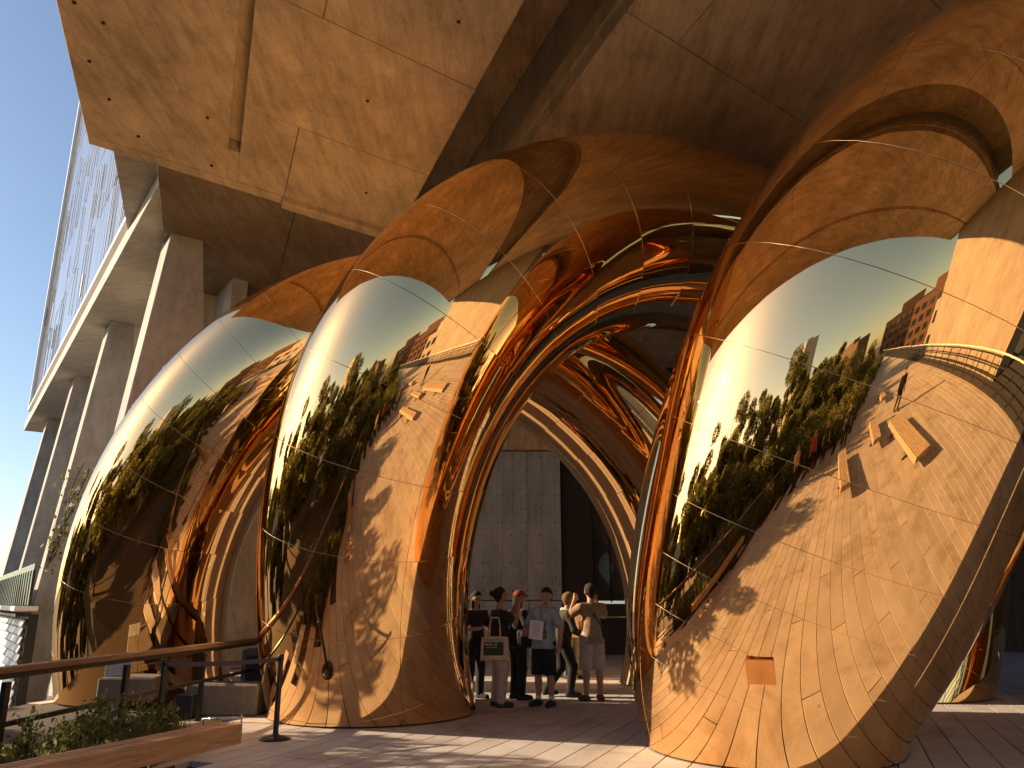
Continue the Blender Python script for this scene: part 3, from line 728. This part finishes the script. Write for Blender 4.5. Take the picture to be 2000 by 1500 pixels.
# ground cover and grasses
def blades(name, pts, hmin, hmax, w, m, lean=.35):
    n = len(pts); c = np.asarray(pts); h = rng.uniform(hmin, hmax, n); a = rng.uniform(0, 6.28, n)
    d = np.stack([np.cos(a), np.sin(a), 0 * a], 1); s = np.stack([-np.sin(a), np.cos(a), 0 * a], 1)
    k = rng.uniform(.05, lean, n)
    mid = c + d * (h * k * .35)[:, None] + np.array([0, 0, 1]) * (h * .6)[:, None]
    tip = c + d * (h * k)[:, None] + np.array([0, 0, 1]) * h[:, None]
    V = np.stack([c - s * w * .5, c + s * w * .5, mid + s * w * .35, tip, mid - s * w * .35], 1).reshape(-1, 3)
    b = np.arange(n)[:, None] * 5
    me = bpy.data.meshes.new(name); F = np.concatenate([b + np.array([[0, 1, 2, 4]])], 0)
    me.from_pydata(V.tolist(), [], F.tolist() + (b + np.array([[4, 2, 3]])).tolist()); me.update()
    o = obj(name, me, m); return tag(o, kind='stuff')
n = 9000; x = rng.uniform(-4.45, -3.42, n); y = rng.uniform(5.2, 9.3, n)
gr = blades('meadow_grass', np.stack([x, y, np.full(n, -.02)], 1), .12, .42, .012, 'grass')
gr['label'] = 'fine meadow grass in the bed behind the foreground bench'; gr['category'] = 'grass'
n = 20000; gy = rng.uniform(-38, 5.2, n); gx = np.array([garden_edge(v) for v in gy]) - .15 - rng.gamma(1.5, 1.5, n)
gc = blades('garden_grass', np.stack([gx, gy, np.full(n, -.02)], 1), .3, .95, .03, 'grass')
gc['label'] = 'tall garden grass along the walkway edge'; gc['category'] = 'grass'
# small leafy plants in the foreground bed
FG = [(-4.15, 6.6, .50), (-3.75, 7.1, .34), (-4.25, 7.6, .55), (-3.8, 7.9, .46), (-4.1, 8.4, .62), (-3.7, 8.5, .40), (-4.3, 9.0, .58), (-3.85, 6.3, .30), (-4.3, 6.0, .45), (-3.62, 9.0, .5), (-4.0, 9.4, .5), (-3.55, 7.6, .3)] + [(-3.6 - .75 * ((k * .618) % 1), 5.5 + .26 * k, .26 + .3 * ((k * .414) % 1)) for k in range(14)]
FG.sort(key=lambda a: a[0] / a[1])
ORD = ['leftmost', 'second', 'third', 'fourth', 'fifth', 'sixth', 'seventh', 'eighth', 'ninth', 'tenth', 'eleventh', 'twelfth', 'thirteenth', 'fourteenth', 'fifteenth', 'sixteenth', 'seventeenth', 'eighteenth', 'nineteenth', 'twentieth', 'twenty-first', 'twenty-second', 'twenty-third', 'twenty-fourth', 'twenty-fifth', 'rightmost']
for i, (x, y, h) in enumerate(FG):
    t = thing('meadow_plant', ORD[i] + (' wild plant in the bed between bench and railing' if i in (0, 25) else ' wild plant from the left in the bed between bench and railing'), 'plant', (x, y, -.02), rng.uniform(0, 6), 'wild plants in the foreground bed')
    bm = bmesh.new(); cs = []
    for k in range(9):
        a = rng.uniform(0, 6.28); e = np.array([math.cos(a) * .16 * rng.random(), math.sin(a) * .16 * rng.random(), h * rng.uniform(.7, 1.15)])
        tube(bm, (rng.uniform(-.05, .05), rng.uniform(-.05, .05), 0), e, .004, .002, 4)
        u = rng.uniform(.25, 1, (34, 1)); cs.append(e * u + rng.normal(0, .035, (34, 3)))
    obj('stems', bm_mesh('stems', bm), 'leaf_pale', t)
    leaves('leaves', np.concatenate(cs), .06, 'leaf_pale' if i % 2 == 0 else 'leaf', t, .5)
# climbers on the piers
def vine(label, s, n0, z0, z1, cnt):
    t = thing('climbing_vine', label, 'vine', (*wp(s, n0), z0)); bm = bmesh.new(); cs = []
    p = np.array([0., 0, 0])
    for k in range(5):
        p = np.array([0., 0, 0]); a0 = rng.uniform(-.3, .3)
        for i in range(9):
            d = np.array([*(WA * rng.normal(a0, .12) + WN * (-.06 + rng.normal(0, .05))), (z1 - z0) / 9 * rng.uniform(.5, 1.05)]); q = p + d
            tube(bm, p, q, .015, .012, 4); m_ = int(cnt / 45)
            cs.append(p + (q - p) * rng.random((m_, 1)) + rng.normal(0, .16, (m_, 3))); p = q
    obj('stems', bm_mesh('stems', bm), 'bark', t); leaves('leaves', np.concatenate(cs), .13, 'leaf_dark', t, .7)
kz = lambda z: -.69 + .108 * (ZS - z)
vine('leafy vine climbing the second-nearest pier of the glass wing', PIER[1] - .08, kz(3.0) - .05, 2.6, 6.0, 260)
vine('dark vine climbing the third-nearest pier of the glass wing', PIER[2] - .1, kz(0) - .7, -1.5, 4.0, 700)
vine('small vine on the outermost pier edge', PIER[3] + .2, kz(1) + .1, -1, 3.2, 160)

# ------------------------------------------------------------------ people (implicit surfaces, one continuous body each)
def surface_nets(Fd, org, vx):
    S = Fd < 0
    c = [Fd[i:Fd.shape[0] - 1 + i, j:Fd.shape[1] - 1 + j, k:Fd.shape[2] - 1 + k] for i in (0, 1) for j in (0, 1) for k in (0, 1)]
    st = np.stack(c, -1); act = (st < 0).any(-1) & (st >= 0).any(-1)
    ids = np.full(act.shape, -1); ci = np.argwhere(act); ids[act] = np.arange(len(ci))
    v = st[act]; offs = np.array([(i, j, k) for i in (0, 1) for j in (0, 1) for k in (0, 1)], float)
    acc = np.zeros((len(ci), 3)); cn = np.zeros(len(ci))
    for a in range(8):
        for b in range(a + 1, 8):
            if np.abs(offs[a] - offs[b]).sum() != 1: continue
            m_ = (v[:, a] < 0) != (v[:, b] < 0); dd = v[:, a] - v[:, b]; t = np.where(m_, v[:, a] / np.where(dd == 0, 1, dd), 0)
            acc += m_[:, None] * (offs[a] + (offs[b] - offs[a]) * t[:, None]); cn += m_
    V = (ci + acc / cn[:, None]) * vx + org; F = []
    nx, ny, nz = Fd.shape
    for ax in range(3):
        sl0 = [slice(1, -1)] * 3; sl1 = [slice(1, -1)] * 3; sl0[ax] = slice(0, -1); sl1[ax] = slice(1, None)
        A, B = S[tuple(sl0)], S[tuple(sl1)]; e = np.argwhere(A != B); flip = A[A != B]
        base_ = e.copy()
        for q in range(3):
            if q != ax: base_[:, q] += 1
        u, w = [(1, 2), (2, 0), (0, 1)][ax]; du = np.eye(3, dtype=int)[u]; dw = np.eye(3, dtype=int)[w]
        qd = np.stack([ids[tuple((base_ - du - dw).T)], ids[tuple((base_ - dw).T)], ids[tuple(base_.T)], ids[tuple((base_ - du).T)]], 1)
        qd[~flip] = qd[~flip][:, ::-1]; F.append(qd)
    F = np.concatenate(F); return V, F[(F >= 0).all(1)]
def sdf_mesh(name, caps, vx=.014, k=.018, cuts=()):
    P0 = np.array([c[0] for c in caps], float); P1 = np.array([c[1] for c in caps], float); Ra = np.array([c[2] for c in caps]); Rb = np.array([c[3] for c in caps])
    mr = max(Ra.max(), Rb.max()) + .05; lo = np.minimum(P0, P1).min(0) - mr; hi = np.maximum(P0, P1).max(0) + mr
    n = np.ceil((hi - lo) / vx).astype(int) + 1; Fd = np.full(n, .2)
    ax = [lo[i] + np.arange(n[i]) * vx for i in range(3)]
    for p, q, ra, rb in zip(P0, P1, Ra, Rb):
        m_ = max(ra, rb) + k + .03
        i0 = np.maximum(((np.minimum(p, q) - m_ - lo) / vx).astype(int), 0); i1 = np.minimum(((np.maximum(p, q) + m_ - lo) / vx).astype(int) + 2, n)
        g = np.stack(np.meshgrid(*[ax[i][i0[i]:i1[i]] for i in range(3)], indexing='ij'), -1)
        d = q - p; L = d @ d + 1e-9; t = np.clip(((g - p) @ d) / L, 0, 1)
        f = np.linalg.norm(g - p - t[..., None] * d, axis=-1) - (ra + (rb - ra) * t)
        sl = tuple(slice(a, b) for a, b in zip(i0, i1)); o_ = Fd[sl]
        h = np.maximum(k - np.abs(o_ - f), 0) / k; Fd[sl] = np.minimum(o_, f) - h * h * k * .25
    if cuts:
        G = np.stack(np.meshgrid(*ax, indexing='ij'), -1)
        for pnt, nrm in cuts: Fd = np.maximum(Fd, (G - np.array(pnt)) @ np.array(nrm))
    V, F = surface_nets(Fd, lo, vx)
    me = npmesh(name, V, F, True); return me
SKIN = {}
def skin_mat(c):
    if c not in SKIN:
        m = plain('skin', c, .55); m.node_tree.nodes['Principled BSDF'].inputs['Subsurface Weight'].default_value = .05; SKIN[c] = m
    return SKIN[c]
CL = {}
def cloth(c):
    if c not in CL:
        m, n, l, b = newmat('cloth'); v = coords(n, l)
        l.new(mix(n, l, c, ramp(n, l, noise(n, l, v, 9, 4, .6), [(.3, g3(.75)), (.7, g3(1.15))]), 1.), b.inputs['Base Color']); b.inputs['Roughness'].default_value = .9
        bump(n, l, b, noise(n, l, coords(n, l, scale=(3, 3, 1)), 4, 4, .6, 1.), .6, .03); CL[c] = m
    return CL[c]
def vadd(a, b): return np.array(a, float) + np.array(b, float)
def person(label, x, y, face, h=1.72, skin=(.42, .24, .16), top=(.1, .1, .1), bottom=(.03, .03, .035), shorts=False, long_sleeve=False,
           arms=None, legs=None, lean=(0, 0), look=(0, .02, 0), hair=(.025, .018, .014), style='short', shoes=(.03, .03, .03), socks=None, loose=1., vx=.015, group=None, cap=None):
    """face: azimuth the chest points to; local frame faces +Y, +X is the figure's right hand side"""
    t = thing('person', label, 'person', (x, y, 0), -R_(face), group); k_ = h / 1.75
    S = lambda *a: np.array(a, float) * k_
    lx, ly = lean
    pel = S(0, 0, .95); wai = pel + S(lx * .35, ly * .35, .15); che = pel + S(lx * .8, ly * .8, .38); nec = pel + S(lx, ly, .545); hd = nec + S(look[0] * .6, .015 + look[1], .135 + look[2])
    fw = np.array([look[0] * 3, 1., look[2] * 4]); fw /= np.linalg.norm(fw)
    rt = np.cross(fw, [0, 0, 1]); rt /= np.linalg.norm(rt); up = np.cross(rt, fw)
    Hd = lambda a, b, c: hd + (rt * a + fw * b + up * c) * k_
    arms = arms or [((.06, .02, -.29), (.08, .10, -.53)), ((-.06, .02, -.29), (-.08, .10, -.53))]
    legs = legs or [((.02, .02, -.43), (.03, -.01, -.85)), ((-.02, .02, -.43), (-.03, -.01, -.85))]
    body = [(pel, wai, .125 * k_, .118 * k_), (wai, che, .118 * k_, .128 * k_), (che + S(-.06, 0, .02), che + S(.06, 0, .02), .112 * k_, .112 * k_), (che, nec, .09 * k_, .055 * k_),
            (nec - S(0, 0, .02), Hd(0, -.01, -.06), .055 * k_, .052 * k_),
            (Hd(0, -.012, .035), Hd(0, .004, .03), .092 * k_, .088 * k_), (Hd(0, .012, -.02), Hd(0, .03, -.068), .070 * k_, .040 * k_),
            (Hd(0, .088, .015), Hd(0, .104, -.018), .011 * k_, .016 * k_), (Hd(0, .075, .035), Hd(0, .08, .036), .03 * k_, .03 * k_), (Hd(.083, -.005, .012), Hd(.089, -.012, -.018), .014 * k_, .011 * k_), (Hd(-.083, -.005, .012), Hd(-.089, -.012, -.018), .014 * k_, .011 * k_),
            (Hd(-.016, .082, -.045), Hd(.016, .082, -.045), .010 * k_, .010 * k_)]
    shirt = [(pel + S(-.055, 0, -.10), pel + S(.055, 0, -.10), .138 * k_ * loose, .138 * k_ * loose), (pel + S(-.045, 0, 0), wai + S(-.03, 0, 0), .138 * k_ * loose, .125 * k_ * loose), (pel + S(.045, 0, 0), wai + S(.03, 0, 0), .138 * k_ * loose, .125 * k_ * loose), (pel - S(0, 0, .02), wai, .150 * k_ * loose, .142 * k_ * loose), (wai, che, .142 * k_ * loose, .142 * k_), (che + S(-.075, 0, .02), che + S(.075, 0, .02), .122 * k_, .122 * k_), (che + S(0, 0, .04), nec - S(0, 0, .045), .10 * k_, .075 * k_)]
    pants = [(pel + S(-.05, 0, .06), pel + S(.05, 0, .06), .122 * k_, .122 * k_), (pel + S(-.05, 0, -.05), pel + S(.05, 0, -.05), .125 * k_, .125 * k_)]
    cuts = []
    shp = []
    for i, sg in enumerate((1, -1)):
        sh = che + S(sg * .175, 0, .075); el = sh + S(*arms[i][0]); wr = sh + S(*arms[i][1])
        body += [(che + S(sg * .08, 0, .07), sh, .075 * k_, .062 * k_), (sh, el, .055 * k_, .042 * k_), (el, wr, .042 * k_, .027 * k_)]
        fd = (wr - el) / np.linalg.norm(wr - el); sd_ = np.cross(fd, [0, 0, 1.] if abs(fd[2]) < .8 else [0, 1., 0]); sd_ /= np.linalg.norm(sd_); nn = np.cross(sd_, fd)
        palm = wr + fd * .055 * k_; body.append((wr, palm, .026 * k_, .036 * k_)); body.append((palm - sd_ * .018 * k_, palm + sd_ * .018 * k_ + fd * .02 * k_, .022 * k_, .02 * k_))
        for j, (o_, L) in enumerate(((-.030, .060), (-.010, .072), (.010, .068), (.030, .052))):
            a_ = palm + sd_ * o_ * k_ + fd * .025 * k_; b_ = a_ + (fd * L * .6 + nn * .012) * k_; c_ = b_ + (fd * L * .25 + nn * .035) * k_
            body += [(a_, b_, .0095, .009), (b_, c_, .009, .0085)]
        a_ = wr + fd * .02 * k_ - sd_ * .025 * k_; b_ = a_ + (fd * .035 - sd_ * .03 + nn * .012) * k_; body += [(a_, b_, .013, .011), (b_, b_ + (fd * .03 + nn * .01) * k_, .011, .0095)]
        shirt += [(che + S(sg * .08, 0, .065), sh, .085 * k_, .080 * k_)]
        if long_sleeve: shirt += [(sh, el, .072 * k_, .058 * k_), (el, el + (wr - el) * .95, .058 * k_, .044 * k_)]
        else: shirt += [(sh, sh + (el - sh) * .62, .078 * k_, .074 * k_)]; 
        hp = pel + S(sg * .092, 0, -.03); kn = hp + S(*legs[i][0]); an = hp + S(*legs[i][1])
        body += [(hp, kn, .088 * k_, .058 * k_), (kn, kn + (an - kn) * .35 + S(0, -.015, 0), .056 * k_, .058 * k_), (kn + (an - kn) * .35 + S(0, -.015, 0), an, .056 * k_, .036 * k_)]
        toe = an + S(sg * .03, .17, -.045); heel = an + S(0, -.045, -.04)
        zf = max(0.0, 0.038 * k_ - min(toe[2], heel[2])) if False else 0.
        body += [(an, an + S(0, .02, -.03), .036 * k_, .034 * k_)]
        shp.append((an, toe, heel, sg))
        if shorts: pants += [(hp, hp + (kn - hp) * 1.02, .118 * k_, .105 * k_)]
        else: pants += [(hp, kn, .112 * k_ * loose, .082 * k_ * loose), (kn, an + S(0, 0, .03), .082 * k_ * loose, .070 * k_ * loose)]
    bod = obj('body', sdf_mesh('body', body, vx * .8), skin_mat(skin), t)
    hem = (pel - S(0, 0, .10)); cuts_s = [(nec - S(0, 0, .035), (0, .15, 1)), (pel - S(0, 0, .11), (0, 0, -1))]
    obj('top_garment', sdf_mesh('top_garment', shirt, vx, .03, cuts_s), cloth(top), t)
    hz = (pel[2] - .50 * k_) if shorts else min(s_[0][2] for s_ in shp) - .035 * k_
    obj('shorts' if shorts else 'trousers', sdf_mesh('trousers', pants, vx, .025, [((0, 0, hz), (0, 0, -1)), (pel + S(0, 0, .12), (0, 0, 1))]), cloth(bottom), t)
    for an, toe, heel, sg in shp:
        gz = min(toe[2], heel[2])
        s_ = obj('shoe', sdf_mesh('shoe', [(heel, toe, .042 * k_, .036 * k_), (an + S(0, 0, -.01), heel, .042 * k_, .042 * k_), (an + S(0, .02, -.01), toe, .042 * k_, .034 * k_)], .011, .02, [((0, 0, gz - .034 * k_), (0, 0, -1)), (an + S(0, 0, .035), (0, 0, 1))]), cloth(shoes), t)
        if socks: obj('sock', sdf_mesh('sock', [(an + S(0, 0, .0), an + S(0, 0, .09), .043 * k_, .046 * k_)], .011, .01, [(an + S(0, 0, .08), (0, 0, 1))]), cloth(socks), s_)
    hr = [(Hd(0, -.03, .045), Hd(0, -.005, .062), .097 * k_, .090 * k_), (Hd(0, -.05, .0), Hd(0, -.045, -.045), .072 * k_, .055 * k_), (Hd(.06, -.02, .03), Hd(.07, -.03, -.01), .034 * k_, .028 * k_), (Hd(-.06, -.02, .03), Hd(-.07, -.03, -.01), .034 * k_, .028 * k_)]
    if style == 'long': hr += [(Hd(0, -.06, -.02), Hd(0, -.075, -.2), .075 * k_, .06 * k_), (Hd(.06, -.03, 0), Hd(.07, -.03, -.15), .035 * k_, .03 * k_), (Hd(-.06, -.03, 0), Hd(-.07, -.03, -.15), .035 * k_, .03 * k_)]
    if style == 'bun': hr += [(Hd(0, -.13, .06), Hd(0, -.14, .07), .045 * k_, .045 * k_)]
    obj('hair', sdf_mesh('hair', hr, .011, .02), cloth(hair), bod)
    if cap: obj('cap', sdf_mesh('cap', [(Hd(0, -.02, .062), Hd(0, .005, .068), .103 * k_, .098 * k_), (Hd(-.03, .09, .06), Hd(-.03, .15, .05), .02, .014), (Hd(.03, .09, .06), Hd(.03, .15, .05), .02, .014), (Hd(0, .09, .062), Hd(0, .165, .05), .02, .014)], .011, .02, [(Hd(0, 0, .035), tuple(-up))]), cloth(cap), bod)
    eb = [(Hd(sg * .032, .090, .014), Hd(sg * .034, .090, .014), .009, .009) for sg in (1, -1)]
    for e in eb: obj('eye', sdf_mesh('eye', [e], .004, .003), 'black', bod)
    # floor contact
    low = min(min(s_[1][2], s_[2][2]) for s_ in shp) - .034 * k_
    t.location.z = -low + .001
    t['_low'] = low; del t['_low']
    return t
GP = 'visitors under the middle arch'
UPARM = ((.10, .14, -.20), (.02, .30, .10))
# woman in pale trousers photographing upwards, tote bag
p1 = person('person in pale trousers and dark top raising both arms, tote bag on shoulder', -.20, 12.95, 70, 1.68, (.36, .19, .12), (.02, .02, .022), (.52, .44, .40), loose=1.12,
            arms=[((.05, .20, -.13), (-.05, .30, .16)), ((-.06, .22, -.14), (.04, .34, .15))], look=(0, .01, .05), style='bun', shoes=(.05, .05, .05), group=GP)
p2 = person('person in black with orange-red cap and shoulder bag between two others', .10, 13.9, 60, 1.68, (.36, .2, .13), (.018, .018, .02), (.02, .02, .024), style='long', cap=(.22, .04, .02), group=GP,
            arms=[((.08, .05, -.28), (.02, .22, -.38)), ((-.08, .02, -.28), (-.02, .2, -.4))])
p3 = person('person in grey-blue T-shirt and black shorts holding a paper sheet', .50, 13.0, 215, 1.72, (.42, .24, .16), (.34, .40, .46), (.014, .014, .016), True, loose=1.14,
            arms=[((.14, .04, -.27), (.02, .24, -.30)), ((-.13, -.02, -.28), (-.16, .10, -.52))], look=(-.12, .02, 0), hair=(.02, .014, .012), socks=(.7, .7, .7), shoes=(.03, .03, .035), group=GP)
p4 = person('person in black trousers striding right with back half turned', .86, 14.3, 80, 1.70, (.40, .24, .15), (.05, .04, .03), (.016, .016, .018), long_sleeve=True, lean=(0, .10),
            legs=[((.02, .16, -.40), (.02, .10, -.82)), ((-.02, .0, -.43), (-.02, -.26, -.80))], arms=[((.06, .08, -.27), (.02, .26, -.40)), ((-.06, .10, -.27), (.0, .28, -.36))], hair=(.20, .11, .05), group=GP)
p5 = person('person in tan shirt and pale shorts with cross-body strap, hands at face', 1.31, 13.7, -20, 1.80, (.40, .22, .14), (.34, .22, .13), (.50, .40, .34), True,
            arms=[((.14, .16, -.14), (.02, .22, .10)), ((-.14, .16, -.14), (-.02, .22, .10))], hair=(.03, .02, .015), shoes=(.16, .08, .05), group=GP)
p6 = person('distant person in white shirt and grey trousers behind the tan shirt', 1.25, 17.6, 150, 1.70, (.42, .25, .17), (.66, .62, .60), (.16, .16, .14), loose=1.05, group=GP)
p7 = person('person in dark clothes half hidden by the foot of the middle arch', -.62, 14.0, 140, 1.68, (.5, .32, .24), (.03, .025, .03), (.03, .03, .035), style='long', group=GP,
            arms=[((.10, .06, -.27), (.0, .26, -.26)), ((-.10, .06, -.27), (.02, .26, -.28))])
GM = 'visitors on the walkway behind, mirrored'
person('person in dark jacket walking along the walkway, mirrored in the right arch', 3.0, -3.6, 20, 1.78, top=(.03, .03, .035), bottom=(.02, .02, .025), long_sleeve=True, vx=.022, group=GM,
       legs=[((.02, .10, -.42), (.02, .08, -.84)), ((-.02, .02, -.43), (-.02, -.18, -.82))])
for (x, y, a, tp, lab) in ((-3.0, -.7, 60, (.30, .06, .05), 'person in red top by the garden edge, mirrored'), (-2.3, -1.5, 40, (.05, .05, .06), 'person in black top by the garden edge, mirrored'),
                           (-3.4, .7, 90, (.45, .35, .28), 'person in beige top near the shrubs, mirrored'), (-.9, -2.4, 20, (.06, .05, .05), 'person in dark top standing left of the benches, mirrored')):
    person(lab, x, y, a, rng.uniform(1.62, 1.78), top=tp, vx=.024, group=GM)

# carried things
def tote(x, y, z, az):
    t = thing('tote_bag', 'cream canvas tote bag with dark green print hanging from a shoulder', 'bag', (x, y, z), -R_(az))
    bm = bmesh.new(); add_box(bm, (.42, .09, .34), bev=.0); bmesh.ops.subdivide_edges(bm, edges=bm.edges[:], cuts=3, use_grid_fill=True)
    for v in bm.verts:
        k = 1 - (v.co.x / .21) ** 2; v.co.y *= .35 + .75 * max(k, 0) * (1 - max(0, v.co.z / .17) * .6); v.co.z -= .012 * (v.co.x / .21) ** 2; v.co.x *= 1 - .05 * (v.co.z / .17)
    bevel_all(bm, .004); obj('bag_body', bm_mesh('bag_body', bm, True), cloth((.62, .50, .38)), t)
    pb = box('print_block', (.30, .006, .19), (.02, .052, -.01), plain('print_green', (.03, .05, .03), .8), t)
    for s in (-1, 1):
        pts = [(-.08, s * .02, .16), (-.075, s * .018, .34), (-.055, s * .01, .44), (.055, s * .01, .44), (.075, s * .018, .34), (.08, s * .02, .16)]
        bm = bmesh.new()
        for a, b in zip(pts[:-1], pts[1:]): tube(bm, a, b, .012, n=6)
        obj('handle', bm_mesh('handle', bm, True), cloth((.62, .50, .38)), t)
    pr = plain('print_cream', (.60, .55, .45), .8)
    for (tx, sz, zz) in (('TERRACOTTA', .040, .045), ('IN BLOOM', .028, .005)): pass
    pk = plain('print_dark', (.05, .06, .04), .8)
    for row, (zz, hh, n) in enumerate(((.118, .018, 14), (.052, .030, 9), (.012, .016, 10))):
        for i in range(n):
            if rng.random() < .1: continue
            w_ = .20 / n if row else .26 / n
            lt = box('letter', (w_ * .62, .003, hh * rng.uniform(.75, 1.)), ((-.055 if row else -.14) + (i + .5) * w_, .0045, zz + .01), pr if row else pk, pb)
    return t
tote(-.26, 12.70, .86, 178)
t = thing('paper_sheet', 'white printed paper sheet held by the person in grey-blue', 'paper', (.37, 12.73, 1.12), R_(8)); t.rotation_euler = (R_(-18), R_(8), R_(6))
box('sheet', (.21, .003, .29), (0, 0, 0), 'white', t)
ink = plain('print_ink', (.22, .22, .24), .8)
for i in range(9): box('text_line', (.15 * rng.uniform(.6, 1), .001, .006), (-.01, -.003, .11 - i * .026), ink, t)
t = thing('lanyard', 'dark lanyard with badge around the neck of the person in grey-blue', 'lanyard', (.50, 13.0, 0))
bm = bmesh.new(); tube(bm, (-.06, -.10, 1.44), (-.02, -.19, 1.12), .006, n=5); tube(bm, (.07, -.09, 1.44), (.0, -.19, 1.12), .006, n=5); obj('cord', bm_mesh('cord', bm), 'black', t)
box('badge', (.09, .006, .13), (-.01, -.195, 1.05), 'block', t)
t = thing('shoulder_bag', 'black shoulder bag with pale flap beside the person in black', 'bag', (.24, 13.72, .95), R_(20))
box('bag_body', (.34, .16, .28), (0, 0, 0), cloth((.02, .02, .022)), t, bev=.04); box('flap', (.26, .02, .10), (0, -.09, .09), cloth((.30, .2, .12)), t, bev=.006)
t = thing('sling_bag', 'dark sling bag with strap across the tan shirt', 'bag', (1.31, 13.7, 0), R_(20))
bm = bmesh.new(); tube(bm, (-.13, .04, 1.52), (-.02, -.15, 1.34), .014, n=6); tube(bm, (-.02, -.15, 1.34), (.15, -.13, 1.12), .014, n=6); obj('strap', bm_mesh('strap', bm), 'black', t)
box('pouch', (.10, .09, .22), (.20, -.08, 1.05), cloth((.03, .03, .035)), t, bev=.02)
